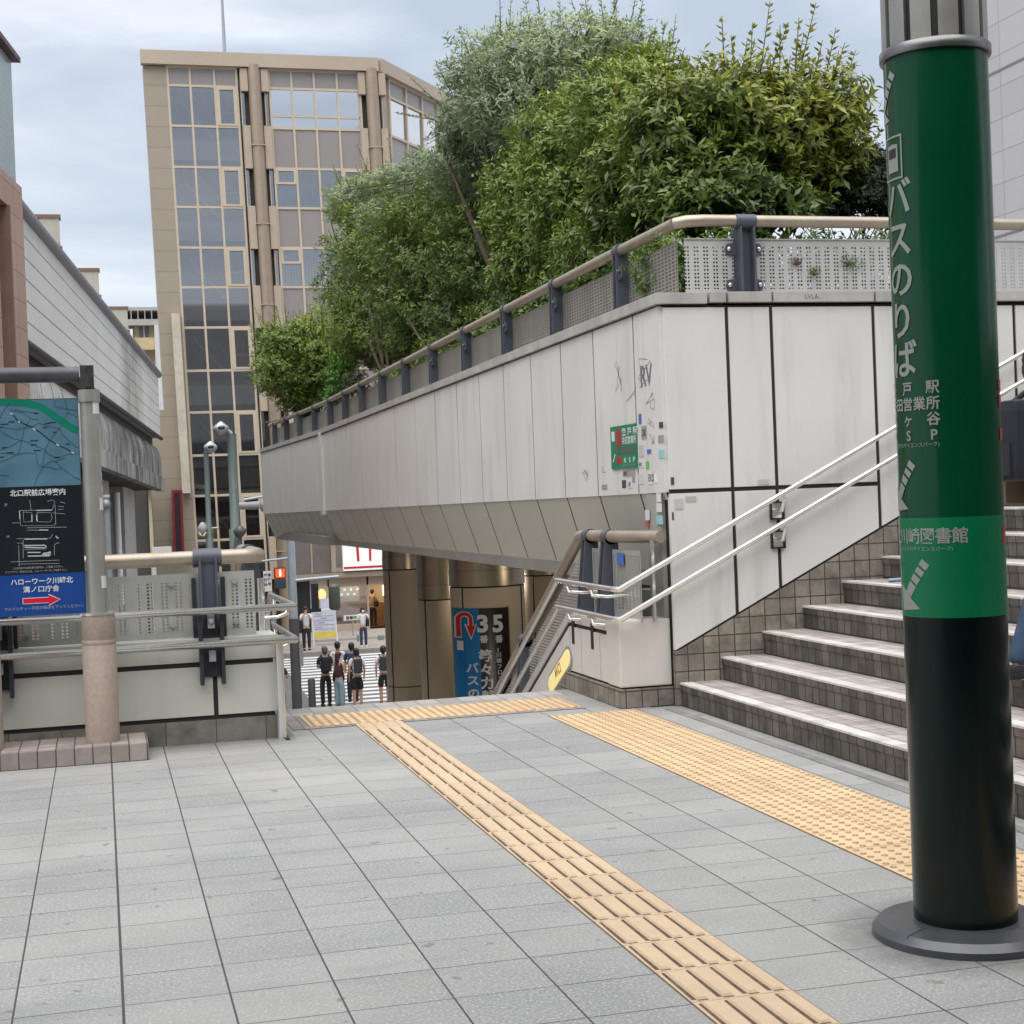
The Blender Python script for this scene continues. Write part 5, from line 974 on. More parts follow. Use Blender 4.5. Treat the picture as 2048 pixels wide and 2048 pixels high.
# ------------------------------------------------------------------ people
SKIN = mat('skin', (.50, .30, .21), .55, var=.06, vs=12); HAIR = mat('hair_black', (.014, .011, .010), .5); HAIRG = mat('hair_grey', (.10, .095, .09), .6); HAIRR = mat('hair_auburn', (.055, .015, .012), .5)
def skinned(name, nodes, edges, m, parent, sub=1, root=0):
    me = bpy.data.meshes.new(name); me.from_pydata([n[0] for n in nodes], edges, []); o = bpy.data.objects.new(name, me); COL.objects.link(o)
    md = o.modifiers.new('s', 'SKIN'); md.use_smooth_shade = True; md.branch_smoothing = .4
    for i, n in enumerate(nodes): sv2 = me.skin_vertices[0].data[i]; sv2.radius = n[1] if isinstance(n[1], tuple) else (n[1], n[1]); sv2.use_root = (i == root)
    o.modifiers.new('u', 'SUBSURF').levels = sub
    bpy.context.view_layer.update(); dg = bpy.context.evaluated_depsgraph_get(); nm = bpy.data.meshes.new_from_object(o.evaluated_get(dg)); o.modifiers.clear(); o.data = nm; bpy.data.meshes.remove(me); nm.name = name
    nm.materials.clear(); nm.materials.append(m); [setattr(p, 'use_smooth', True) for p in nm.polygons]; o.parent = parent; WL[o.name] = wloc(parent); return o
def person(label, x, y, z, face, h_, top, bot, hair=HAIR, shoe=M_black, larm='down', rarm='down', short=False, skirt=False, wide=False, hairlen='short', pack=None, packlabel=None, stride=.0, lift=0, mask=False, sleeves='short', group=None, bag=None):
    t = thing('person', label, 'person', (x, y, z), group); t.rotation_euler = (0, 0, face); WL[t.name] = Vector((0, 0, 0)); k = h_*(.94 if y > 30 else 1)/1.7
    # local: looks along +y, x is their right; parts are modelled around the feet
    hip, kn, an = .86*k, .47*k, .075*k
    def leg(s, fwd, up_): 
        a = (s*.095*k, 0, hip); f = (s*.10*k, fwd, an+up_); kk = (s*.10*k, fwd*.5+(.10 if up_ else .02)*k, kn+up_*.75); return a, kk, f
    l1, l2 = leg(-1, stride, lift), leg(1, -stride, 0)
    sh = .168*k*(1.1 if wide else 1); zs = 1.38*k
    arms = {}
    for s, mode in ((-1, larm), (1, rarm)):
        S_ = (s*sh, 0, zs)
        if mode == 'down': E_, W_ = (s*(sh+.055*k), -.02, 1.10*k), (s*(sh+.05*k), .05, .86*k)
        elif mode == 'mouth': E_, W_ = (s*(sh+.05*k), .12*k, 1.16*k), (s*.05*k, .20*k, 1.44*k)
        elif mode == 'strap': E_, W_ = (s*(sh+.10*k), .06*k, 1.17*k), (s*.13*k, .13*k, 1.34*k)
        elif mode == 'fold': E_, W_ = (s*(sh+.05*k), .04*k, 1.12*k), (s*.02*k, .20*k, 1.12*k)
        else: E_, W_ = (s*(sh+.06*k), .06*k, 1.12*k), (s*(sh-.02*k), .28*k, 1.10*k)
        arms[s] = (S_, E_, W_)
    nd = [((0, 0, .90*k), (.12*k, .085*k)), ((0, 0, 1.06*k), (.105*k, .075*k)), ((0, 0, 1.26*k), (.135*k, .09*k)), ((0, 0, 1.40*k), (.085*k, .06*k)), ((0, .005, 1.47*k), .047*k), ((0, .02*k, 1.56*k), (.07*k, .085*k)), ((0, .015*k, 1.66*k), (.06*k, .075*k))]; ed = [(0, 1), (1, 2), (2, 3), (3, 4), (4, 5), (5, 6)]
    for L_ in (l1, l2):
        b0 = len(nd); nd += [(L_[0], .085*k), (L_[1], .060*k), (L_[2], .043*k), ((L_[2][0], L_[2][1]+.11*k, L_[2][2]-.045*k), .03*k)]; ed += [(0, b0), (b0, b0+1), (b0+1, b0+2), (b0+2, b0+3)]
    for s in (-1, 1):
        b0 = len(nd); S_, E_, W_ = arms[s]; d = Vector(W_)-Vector(E_); d.normalize(); hd = Vector(W_)+d*.07*k
        nd += [(S_, .047*k), (E_, .036*k), (W_, .024*k), (tuple(hd), (.032*k, .018*k))]; ed += [(3, b0), (b0, b0+1), (b0+1, b0+2), (b0+2, b0+3)]
    body = skinned('body', nd, ed, SKIN, t)
    # fingers, face: joined into the body
    fb = MB()
    for s in (-1, 1):
        S_, E_, W_ = arms[s]; d = (Vector(W_)-Vector(E_)).normalized(); sd_ = d.cross(Vector((1, 0, 0)) if abs(d.x) < .9 else Vector((0, 1, 0))).normalized(); cu = d.cross(sd_)
        b0 = Vector(W_)+d*.075*k
        for i, ln in enumerate((.062, .072, .068, .052)):
            st_ = b0+sd_*((i-1.5)*.016*k); fb.tube([st_, st_+d*ln*.55*k, st_+d*ln*k*.95+cu*.018*k], [.0085*k, .0075*k, .006*k], 6)
        fb.tube([Vector(W_)+d*.03*k, Vector(W_)+d*.06*k+sd_*.035*k, Vector(W_)+d*.09*k+sd_*.04*k], [.010*k, .009*k, .007*k], 6)
    fy = .105*k; fb.ball((0, fy-.002, 1.565*k), .014*k, 6, 5, (1, 1.3, 1.4)); [fb.ball((s*.075*k, .01, 1.57*k), .018*k, 6, 5, (.5, 1, 1.5)) for s in (-1, 1)]
    fm = fb.build('tmp', SKIN); fo = fm.location.copy(); bm = bmesh.new(); bm.from_mesh(body.data); b2 = len(bm.verts); fm.data.transform(Matrix.Translation(fo)); bm.from_mesh(fm.data); bm.to_mesh(body.data); bm.free(); bpy.data.objects.remove(fm); [setattr(p, 'use_smooth', True) for p in body.data.polygons]
    if mask: b = MB(); b.ball((0, .085*k, 1.54*k), .055*k, 10, 8, (1, .6, .9)); b.build('mask', M_white_s, t)
    else: b = MB(); [b.ball((s*.027*k, .099*k, 1.59*k), .008*k, 6, 5) for s in (-1, 1)]; b.box(-.02*k, .02*k, .098*k, .102*k, 1.517*k, 1.523*k); b.build('features', ink, t)
    # hair
    b = MB(); b.ball((0, -.008*k, 1.625*k), .098*k, 16, 10, (.95, 1.08, 1.0)); b.ball((0, -.035*k, 1.575*k), .088*k, 14, 9, (1, .9, 1))
    if hairlen == 'long': b.ball((0, -.06*k, 1.46*k), .085*k, 12, 9, (1, .6, 1.9))
    if hairlen == 'bob': b.ball((0, -.03*k, 1.55*k), .10*k, 12, 9, (1.02, .85, 1.1))
    b.build('hair', hair, t)
    g = 1.13
    tn = [((0, 0, .88*k), (.135*k, .105*k)), ((0, 0, 1.05*k), (.145*k, .11*k)), ((0, 0, 1.25*k), (.172*k, .122*k)), ((0, 0, 1.385*k), (.10*k, .075*k)), ((0, 0, 1.43*k), (.062*k, .06*k))]; te = [(0, 1), (1, 2), (2, 3), (3, 4)]
    for s in (-1, 1):
        S_, E_, W_ = arms[s]; e1 = tuple(Vector(S_).lerp(Vector(E_), .72)) if sleeves == 'short' else E_
        b0 = len(tn); tn += [(S_, .068*k), (e1, .062*k if sleeves == 'short' else .05*k)]; te += [(3, b0), (b0, b0+1)]
        if sleeves == 'long': tn += [(W_, .038*k)]; te += [(b0+1, b0+2)]
    if sleeves != 'none': skinned('shirt', tn, te, top, t)
    else: skinned('top', tn[:4], te[:3], top, t)
    bn = [((0, 0, .93*k), (.125*k, .10*k)), ((0, 0, .86*k), (.13*k, .105*k))]; be = [(0, 1)]
    for L_ in (l1, l2):
        b0 = len(bn); wk = 1.5 if wide else 1.18
        if short: kx = tuple(Vector(L_[0]).lerp(Vector(L_[1]), .95)); bn += [((L_[0][0], L_[0][1], L_[0][2]-.08*k), .098*k), (kx, .098*k)]; be += [(1, b0), (b0, b0+1)]
        else: bn += [((L_[0][0], L_[0][1], L_[0][2]-.08*k), .09*k), (L_[1], .066*k*wk), ((L_[2][0], L_[2][1], L_[2][2]-.02*k), .052*k*wk*(1.1 if wide else 1))]; be += [(1, b0), (b0, b0+1), (b0+1, b0+2)]
    if skirt: b = MB(); b.lathe([(.12*k, .95*k), (.15*k, .84*k), (.20*k, .5*k), (.205*k, .12*k)], (0, 0, 0), 18); b.build('skirt', bot, t)
    else: skinned('shorts' if short else 'trousers', bn, be, bot, t)
    for L_ in (l1, l2): f = L_[2]; b = MB(); b.prism([(f[0]-.042*k, f[1]-.07*k, f[2]-an), (f[0]+.042*k, f[1]-.07*k, f[2]-an), (f[0]+.048*k, f[1]+.10*k, f[2]-an), (f[0]+.025*k, f[1]+.175*k, f[2]-an), (f[0]-.025*k, f[1]+.175*k, f[2]-an), (f[0]-.048*k, f[1]+.10*k, f[2]-an)], (0, 0, .07*k)); b.build('shoe', shoe, t, bev=.018*k)
    Mw = Matrix.Translation((x, y, z)) @ Matrix.Rotation(face, 4, 'Z')
    if pack:
        o = None; b = MB(); b.hexa([(-.125*k, -.27*k, 1.0*k), (.125*k, -.27*k, 1.0*k), (.125*k, -.12*k, 1.0*k), (-.125*k, -.12*k, 1.0*k)], [(-.13*k, -.25*k, 1.42*k), (.13*k, -.25*k, 1.42*k), (.13*k, -.13*k, 1.42*k), (-.13*k, -.13*k, 1.42*k)])
        o = b.build('backpack', pack, bev=.07*k); loc = o.location.copy(); o.data.transform(Matrix.Translation(loc)); o.location = (0, 0, 0); o.data.name = 'backpack'
        b = MB()
        for s in (-1, 1): b.tube([(s*.10*k, -.14*k, 1.40*k), (s*.115*k, -.02*k, 1.475*k), (s*.12*k, .115*k, 1.36*k), (s*.13*k, .10*k, 1.15*k), (s*.14*k, -.12*k, 1.05*k)], .016*k, 6)
        b.prism([(-.09*k, -.285*k, 1.03*k), (.09*k, -.285*k, 1.03*k), (.08*k, -.27*k, 1.20*k), (-.08*k, -.27*k, 1.20*k)], (0, .03*k, 0))
        tmp = thing('backpack', packlabel, 'backpack', (x, y, z)); tmp.rotation_euler = (0, 0, face); WL[tmp.name] = Vector((0, 0, 0)); o.parent = tmp; o.name = 'pack_body'; o.data.name = 'pack_body'; b.build('straps', pack, tmp)
        for kk_ in ('label', 'category'):
            if kk_ in o: del o[kk_]
    if bag:
        tmp = thing('shoulder_bag', bag[1], 'bag', (x, y, z)); tmp.rotation_euler = (0, 0, face); WL[tmp.name] = Vector((0, 0, 0)); s = bag[2]
        b = MB(); b.box(s*.20*k-.05*k, s*.20*k+.06*k, -.16*k, .12*k, .88*k, 1.16*k); b.build('bag_body', bag[0], tmp, bev=.03*k); b = MB(); b.tube([(s*.22*k, -.08*k, 1.14*k), (s*.15*k, 0, 1.47*k), (s*.22*k, .06*k, 1.14*k)], .012*k, 6); b.build('strap', bag[0], tmp)
    return t
WH = mat('cloth_white', (.68, .69, .72), .8, var=.05); BK = mat('cloth_black', (.018, .019, .024), .85); NV = mat('cloth_navy', (.03, .045, .10), .85); JN = mat('denim', (.03, .06, .115), .85, var=.2, vs=14); JL = mat('denim_light', (.22, .34, .40), .85, var=.12, vs=14); DB = mat('cloth_plum', (.06, .03, .04), .85); DK = mat('cloth_charcoal', (.035, .04, .05), .85); RD = mat('cloth_wine', (.10, .02, .03), .85)
Z1 = S+.10
def PXY(px, y): return PY(px, 1300, y)[0]
person('grey haired man in black shirt and trousers seen from behind at the crosswalk', PXY(649, 41.9), 41.9, Z1, 0.1, 1.72, DK, BK, HAIRG, larm='fold', rarm='fold', wide=False, pack=BK, packlabel='small black backpack worn by the grey haired man in black')
person('dark haired person in white shirt and shorts, furthest back of the crosswalk group', PXY(675, 44.0), 44.0, S, -.2, 1.74, WH, BK, short=True)
person('woman with long auburn hair, dark top and wide pale blue trousers at the crosswalk', PXY(676, 41.3), 41.3, Z1, -1.0, 1.60, DB, JL, HAIRR, hairlen='long', wide=True, larm='fold', rarm='fold', sleeves='none')
person('man in a navy t-shirt between the two students with backpacks', PXY(703, 43.2), 43.2, S, -.3, 1.76, NV, BK, larm='fold')
person('student in white shirt with large black backpack in the middle of the crosswalk group', PXY(712, 41.2), 41.2, Z1, .05, 1.68, WH, BK, short=True, pack=DK, packlabel='large charcoal backpack on the student in white in the middle of the group', wide=False)
person('student in white shirt standing apart beside the bronze column', PXY(766, 41.4), 41.4, Z1, -.1, 1.68, WH, BK, short=True, pack=DK, packlabel='charcoal backpack on the student beside the bronze column')
pa = G(615, 1314, S+.14); person('man in white shirt holding both hands to his face across the road', PXY(614, 58.0), 58.0, S+.14, pi-.05, 1.74, WH, BK, larm='mouth', rarm='mouth', bag=(BK, 'black bag hanging at the side of the man holding his hands to his face', 1))
person('masked woman in a white t-shirt and navy trousers waiting across the road', PXY(728, 57.8), 57.8, S+.14, pi+.1, 1.60, WH, NV, larm='strap', rarm='down', mask=True, hairlen='bob', shoe=M_white_s, bag=(BK, 'black shoulder bag of the masked woman across the road', -1))
person('person in a tan jacket and black trousers inside the lit shop doorway', PXY(749, 67.3), 67.3, S+.16, -.6, 1.72, mat('cloth_tan', (.32, .22, .13), .8), BK, hair=HAIR, sleeves='long', bag=(BK, 'black bag of the person inside the shop doorway', 1))
person('person in dark brown mostly hidden behind the steel end post of the left parapet', PXY(556, 40.5), 40.5, Z1, -.4, 1.62, DB, RD, HAIR, larm='fold', rarm='out')
ppx = PY(2097, 1000, 6.62)[0]
person('man in dark navy jacket and blue jeans climbing the stairs beside the green pillar', ppx, 6.62, RI*3, -pi/2, 1.60, NV, JN, HAIR, shoe=BK, stride=.27, lift=.10, sleeves='short', larm='out', rarm='down', pack=mat('pack_navy', (.009, .011, .02), .7), packlabel='dark navy backpack of the man climbing the stairs', bag=(mat('bag_khaki', (.15, .12, .08), .8), 'khaki shoulder bag of the man climbing the stairs', -1))

# ------------------------------------------------------------------ tan office building
tb_ = thing('office_building', 'tan eight storey office building with curtain wall, round pilasters and flat roof', 'building', (7, 72, S))
M_tan = mat('tan_panel', (.47, .385, .30), .5, var=.05, vs=.4); M_tand = tiled('tan_wall', (.36, .305, .24), (.27, .23, .18), 9.0, .86, .02, var=.03, streak=.08, rough=.55, fine=0)
M_mul = mat('mullion_cream', (.56, .47, .36), .45, var=.05); M_cylm = mat('pilaster_copper', (.40, .315, .24), .36, metal=.5, var=.06)
YB = 66.0
def lean(x, z): return x+.0215*(20.0-z)
class LB(MB):      # the real facade leans very slightly
    def box(s, x0, x1, y0, y1, z0, z1):
        return s.hexa([(lean(x0, z0), y0, z0), (lean(x1, z0), y0, z0), (lean(x1, z0), y1, z0), (lean(x0, z0), y1, z0)], [(lean(x0, z1), y0, z1), (lean(x1, z1), y0, z1), (lean(x1, z1), y1, z1), (lean(x0, z1), y1, z1)])
rows = [19.86, 19.09, 17.41, 15.70, 14.03, 12.34, 10.68, 9.0, 7.2, 5.46, 3.66, 1.97, .10, -1.62]
b = LB(); b.box(2.44, 3.42, YB-.05, YB+.6, S, 19.86); b.box(1.7, 2.75, YB-.04, YB+.5, S, 5.6); b.build('side_wall', M_tand, tb_)
b = LB(); b.box(2.36, 12.3, YB-.30, YB+.1, 19.9, 20.47); b.box(3.4, 6.0, YB+.1, 82, 19.9, 20.3); b.build('roof_band', M_tan, tb_)
b = MB(); q0 = (12.3, YB-.3); dx, dy = 7.8, 10.0
def ang_box(mb, t0, t1, off0, off1, z0, z1):
    Lh = sqrt(dx*dx+dy*dy); ux, uy = dx/Lh, dy/Lh; nx, ny = uy, -ux
    A = [(12.25+ux*t+nx*o, YB+.05+uy*t+ny*o) for t, o in ((t0, off1), (t1, off1), (t1, off0), (t0, off0))]
    mb.hexa([(*a, z0) for a in A], [(*a, z1) for a in A])
ang_box(b, -.1, 13, -.1, .32, 19.9, 20.47); b.build('roof_band', M_tan, tb_)
b = MB(); b.add([(2.6, YB+.1, 20.2), (12, YB+.1, 20.2), (20, 76, 20.2), (20, 82, 20.2), (3.6, 82, 20.2)], [(0, 1, 2, 3, 4)]); b.build('roof', M_tand, tb_)
b = LB(); b.box(3.5, 12.2, YB+3.4, YB+3.5, S, 19.9)
for k in range(7): b.box(3.42, 6.7, YB+.35, YB+3.4, rows[2*k+1]-1.72 if 0 else rows[min(12, 2*k+2)]-.62, rows[min(12, 2*k+2)]-.42)
b.build('interior', mat('interior_grey', (.42, .41, .40), .8), tb_)
b = LB(); b.box(6.25, 6.35, YB+.1, YB+3.4, S, 19.9); b.box(3.42, 3.5, YB+.1, YB+3.4, S, 19.9); b.build('partition', mat('partition_dark', (.2, .2, .2), .8), tb_)
b = MB()
for k in range(6):
    zt3 = rows[2*k+1]-.2; b.prism([(lean(3.9, zt3), YB+1.2, zt3), (lean(5.4, zt3-1.7), YB+1.2, zt3-1.75), (lean(5.4, zt3-1.7), YB+1.2, zt3-1.95), (lean(3.9, zt3), YB+1.2, zt3-.2)], (0, 1.0, 0))
    for j in range(12): xx = 3.9+1.5*j/12; z_ = zt3-1.75*j/12; b.box(lean(xx, z_), lean(xx, z_)+.025, YB+1.15, YB+1.18, z_, z_+.8)
    b.prism([(lean(3.9, zt3), YB+1.15, zt3+.8), (lean(5.4, zt3-1.7), YB+1.15, zt3-.95), (lean(5.4, zt3-1.7), YB+1.15, zt3-1.0), (lean(3.9, zt3), YB+1.15, zt3+.75)], (0, .04, 0))
b.build('stair_flights', mat('stair_grey', (.5, .52, .52), .6), tb_)
GL = glass('stair_glass', (.88, .88, .88), .76); GM = glass('mirror_glass', (.15, .15, .16), .10, .02); GD = glass('tinted_glass', (.88, .89, .9), .76)
SPN = mat('spandrel_mauve', (.30, .275, .265), .22, var=.04, vs=.3); BLD = mat('blind_grey', (.75, .73, .72), .6, var=.05)
def blinds(nm, c1, c2):
    m, t, b = newmat(nm); c = t.nodes.new('ShaderNodeTexCoord'); s = t.nodes.new('ShaderNodeSeparateXYZ'); t.links.new(c.outputs['Object'], s.inputs[0]); f = mathn(t, 'PINGPONG', mathn(t, 'MULTIPLY', s.outputs[0], 8), .5); t.links.new(mixc(t, f, c1, c2), b.inputs['Base Color']); b.inputs['Roughness'].default_value = .5; return m
BV = blinds('vertical_blind', (.33, .38, .38), (.60, .66, .65))
mulL = [3.42, 4.33, 5.33, 6.25]; mulR = [7.62, 8.55, 9.51, 10.49, 11.47]
# the window grids: frame of every bay, each pane its own part
def lb_build(f, name, m): b = LB(); f(b); return b.build(name, m, tb_)
for mul, nm in ((mulL, 'L'), (mulR, 'R')):
    b = LB()
    for x in mul: b.box(x-.045, x+.045, YB-.06, YB+.06, -1.6, 19.9)
    for z in rows[:-1]: b.box(mul[0], mul[-1], YB-.055, YB+.055, z-.05, z+.05)
    b.box(mul[0], mul[-1], YB-.05, YB+.05, -1.75, -1.6); b.build('window_frame', M_mul, tb_)
for r in range(len(rows)-1):
    z1, z0 = rows[r]-.05, rows[r+1]+.05; vis = r % 2 == 1
    for c in range(3):
        x0, x1 = mulL[c]+.045, mulL[c+1]-.045; b = LB(); b.box(x0, x1, YB-.01, YB+.01, z0, z1)
        if r == 0: b.build('window', SPN, tb_); continue
        w_ = b.build('window', GL, tb_)
        if vis and c == 2:
            b = LB(); g = .13; b.box(x0, x0+g, YB-.08, YB+.02, z0, z1); b.box(x1-g, x1, YB-.08, YB+.02, z0, z1); b.box(x0+g, x1-g, YB-.08, YB+.02, z0, z0+.08); b.box(x0+g, x1-g, YB-.08, YB+.02, z1-.08, z1); b.build('casement', M_mul, w_)
            b = LB(); b.box(x0+g+.05, x1-g, YB+.3, YB+.34, z0+.62, z0+.66); b.ball((lean(x1-.2, z1), YB+.25, z1-.22), .06, 8, 6); b.build('inner_rail', M_white_s, w_)
        if not vis: b = LB(); b.box(x0, x1, YB+.05, YB+.07, z0+.25, z0+(z1-z0)*.66); b.build('blind', BLD, w_)
    for c in range(4):
        x0, x1 = mulR[c]+.045, mulR[c+1]-.045; b = LB()
        if r == 1:
            b.box(x0, x1, YB-.01, YB+.01, z0, z1); w_ = b.build('window', GM, tb_); b = LB(); b.box(x0, x1, YB-.05, YB+.02, z0+.42, z0+.50); b.build('transom', M_mul, w_)
        elif not vis: b.box(x0, x1, YB-.01, YB+.01, z0, z1); b.build('window', SPN, tb_)
        else:
            b.box(x0, x1, YB-.01, YB+.01, z0, z1); w_ = b.build('window', GD, tb_); b = LB(); b.box(x0, x1, YB+.12, YB+.14, z0, z1-(.5 if (c+r) % 3 == 1 else 0)); b.build('blind', BV, w_)
            if c in (0, 3): b = LB(); b.box(x0, x1, YB-.08, YB+.02, z1-.62, z1-.52); b.box(x0, x0+.1, YB-.08, YB+.02, z1-.52, z1); b.box(x1-.1, x1, YB-.08, YB+.02, z1-.52, z1); b.box(x0+.1, x1-.1, YB-.08, YB+.02, z1-.06, z1); b.build('casement', M_mul, w_)
# round pilasters with alternating side boxes
for xc, r_ in ((6.98, .27), (11.98, .28)):
    b = MB(); n = 24; vs = []; zz = [S, 20.0]
    for z in zz:
        for k in range(n): a = 2*pi*k/n; vs.append((lean(xc+r_*cos(a), z), YB-.12+r_*sin(a), z))
    b.add(vs, [(k, (k+1) % n, n+(k+1) % n, n+k) for k in range(n)], True); pil = b.build('pilaster', M_cylm, tb_)
    b = LB()
    for z in (16.6, 13.3, 9.9, 6.4, 2.9, -.5): b.box(xc-r_-.03, xc+r_+.03, YB-.42, YB-.05, z, z+.02)
    b.build('band', M_mul, pil)
    b = LB(); b.box(xc-.72 if xc < 8 else xc-.5, xc+.62 if xc < 8 else xc+.4, YB+.12, YB+.2, S, 19.9); b.build('recess', mat('recess_dark', (.05, .04, .035), .6), tb_)
    for k in range(7):
        zt4 = rows[2*k] if k else 19.86; zb4 = zt4-(.95 if k == 0 else 1.75); zt4 = zt4+(0 if k == 0 else 0.05)
        b = LB()
        for s in (-1, 1): b = LB(); xa = xc+s*(r_+.16); b.box(xa-.15, xa+.15, YB-.2, YB+.1, zb4, zt4); b.build('side_box', M_tan, tb_)
    for s in (-1, 1):
        b = LB(); xa = xc+s*(r_+.23); b.box(xa-.06, xa+.06, YB-.0, YB+.05, S, 19.8); b.build('slot_window', GM if 0 else GD, tb_); b = LB(); b.box(xa-.10, xa-.06, YB-.05, YB+.05, S, 19.8); b.build('slot_frame', M_mul, tb_)
# angled wing
b = MB(); ang_box(b, .55, 13, -.05, 0, S, 19.9); wing = b.build('angled_wall', M_tan, tb_)
for r in range(0, 8):
    z1, z0 = rows[r]-.05, rows[r+1]+.05
    for c in range(7):
        t0 = 1.0+c*1.62; b = MB(); ang_box(b, t0+.06, t0+1.56, .0, .02, z0, z1); b.build('window', GM if r == 1 else SPN, tb_)
b = MB()
for c in range(8): t0 = 1.0+c*1.62; ang_box(b, t0-.06, t0+.06, 0, .1, S, 19.9)
for r in range(9): ang_box(b, .94, 12.4, 0, .095, rows[r]-.05, rows[r]+.05)
b.build('window_frame', M_mul, tb_)
# thin shaft and banner on the left side wall, roof mast
b = LB(); b.box(2.95, 3.28, YB-.55, YB-.05, 2.1, 9.55); b.build('duct', mat('duct_cream', (.56, .51, .42), .5, streak=.1), tb_)
pA = PY(350, 980, YB-.4); pB = PY(362, 1110, YB-.4)
b = MB(); b.box(pA[0]-.15, pA[0]+.28, YB-.5, YB-.3, pB[2], pA[2]); b.build('red_banner', mat('banner_edge', (.22, .02, .03), .5), label='tall dark red banner sign at the foot of the tan building', cat='banner')
b = MB(); b.box(pA[0]-.05, pA[0]+.18, YB-.515, YB-.502, pB[2]+.05, pA[2]-.1); b.build('banner_panel', mat('banner_dark', (.03, .01, .02), .5), bpy.data.objects['red_banner']) 
b = MB(); b.tube([(6.0, YB+2, 20.2), (5.97, YB+2, 25)], [.09, .04], 8); b.build('mast', mat('mast_grey', (.35, .38, .42), .5), label='thin grey mast on the roof of the tan building', cat='mast')
# ground floor front
b = MB(); b.box(7.75, 9.45, YB-.22, YB-.12, -1.50, .60); b.build('fascia_panel', mat('fascia_brown', (.17, .145, .14), .5), tb_)
b = MB(); b.box(8.56, 8.64, YB-.26, YB-.22, -1.5, .6); b.box(7.7, 12.4, YB-.40, YB-.1, -1.72, -1.52); b.box(9.42, 9.62, YB-.35, YB-.1, -1.5, .6); b.box(9.62, 12.4, YB-.3, YB-.1, -1.5, -1.30); b.build('fascia_frame', mat('fascia_frame', (.36, .29, .23), .5), tb_)
b = MB(); b.box(7.4, 12.6, YB+.0, YB+.1, -1.55, .1); b.build('fascia_back', M_tan, tb_)
b = MB(); b.box(7.4, 14, YB+4.4, YB+4.5, S, -1.6); b.box(7.4, 14, YB+.1, YB+4.4, -1.62, -1.55); b.build('shop_back', mat('shop_wall', (.30, .17, .09), .7), tb_)
b = MB(); b.box(7.7, 8.5, YB+.0, YB+.06, S+.14, -1.75); b.box(7.86, 8.06, YB-.03, YB, S+.2, -2); b.build('dark_door', mat('door_dark', (.02, .02, .022), .4), tb_)
b = MB(); b.box(8.5, 9.25, YB-.05, YB+.15, S+.14, -1.72); b.build('white_pier', mat('pier_white', (.42, .42, .42), .6), tb_)
kf = PY(685, 1100, YB-.5); kb = PY(767, 1138, YB-.5)
sg = thing('shop_sign', 'white shop sign with two red bars and a red line above the lit shop', 'sign', (kf[0], YB-.5, kb[2]))
b = MB(); b.box(kf[0], kf[0]+2.4, YB-.55, YB-.40, kb[2], kf[2]+.5); b.build('panel', emit('sign_white', (.85, .85, .86), .25), sg)
b = MB(); b.box(kf[0]+.02, kf[0]+2.4, YB-.56, YB-.551, kb[2]+.08, kb[2]+.17); b.prism([(kf[0]+.60, YB-.56, kb[2]+.38), (kf[0]+.70, YB-.56, kb[2]+.38), (kf[0]+.68, YB-.56, kf[2]+.3), (kf[0]+.56, YB-.56, kf[2]+.3)], (0, .008, 0)); b.prism([(kf[0]+1.12, YB-.56, kb[2]+.38), (kf[0]+1.21, YB-.56, kb[2]+.38), (kf[0]+1.23, YB-.56, kf[2]+.3), (kf[0]+1.12, YB-.56, kf[2]+.3)], (0, .008, 0)); b.build('red_bars', mat('sign_red', (.55, .02, .03), .4), sg)
# shop interior
M_warm = emit('warm_lamp', (1, .62, .25), 5); M_cool = emit('cool_lamp', (1, .95, .85), 4)
b = MB(); b.box(9.25, 11.0, YB-.02, YB, S+.14, S+.42); b.box(9.25, 9.32, YB-.03, YB+.02, S+.14, -1.72); b.box(10.94, 11.02, YB-.03, YB+.02, S+.14, -1.72); b.box(9.25, 12.4, YB-.03, YB+.02, -2.1, -1.72); sh = b.build('shop_front', M_tan, tb_)
b = MB(); b.box(9.32, 10.94, YB, YB+.01, S+.42, -2.1); b.build('shop_window', glass('shop_glass', (.8, .8, .8), .85), sh)
b = MB(); b.box(9.6, 10.9, YB+1.8, YB+1.9, -2.9, -2.25); b.build('menu_board', emit('menu_lit', (.45, .50, .55), .35), sh)
b = MB()
for i in range(9): b.box(9.65+i*.14, 9.75+i*.14, YB+1.78, YB+1.8, -2.42-(i % 2)*.2, -2.33-(i % 2)*.2)
b.build('menu_items', emit('menu_white', (.9, .9, .85), .8), sh)
b = MB(); b.box(9.4, 13, YB+1.9, YB+2.7, S+.14, S+1.15); b.build('counter', mat('counter_wood', (.28, .15, .07), .5), sh)
b = MB(); [b.box(9.7+i*.9, 10.1+i*.9, YB+1, YB+1.15, -1.85, -1.8) for i in range(4)]; b.build('ceiling_lights', M_cool, sh)
b = MB(); b.box(12.1, 12.5, YB+2.6, YB+2.7, -2.75, -2.3); b.box(11.3, 11.5, YB+4.3, YB+4.38, -2.6, -2.3); b.build('warm_display', M_warm, sh)
b = MB(); b.ball((PXY(648, YB-.3), YB-.3, PY(648, 1189, YB-.3)[2]), .17, 12, 10, (1, 1, 1.4)); b.build('lantern', emit('lantern_orange', (1, .52, .14), 1.6), label='small glowing orange lantern beside the shop', cat='lantern')
p = PY(705, 1235, 63); t = thing('counter_sign', 'white horizontal sign with black writing low in front of the shop window', 'sign', (p[0], 63, p[2])); b = MB(); b.box(p[0]-.36, p[0]+.36, 62.98, 63.02, p[2]-.11, p[2]+.11); b.build('plate', M_white_s, t); b = MB(); put_text(b, '営業中●', (p[0]-.28, 62.97, p[2]-.06), OX, UZ, .15, .004); b.build('lettering', ink, t); b = MB(); b.box(p[0]-.02, p[0]+.02, 63, 63.04, S+.14, p[2]-.1); b.build('stand', M_grey, t)
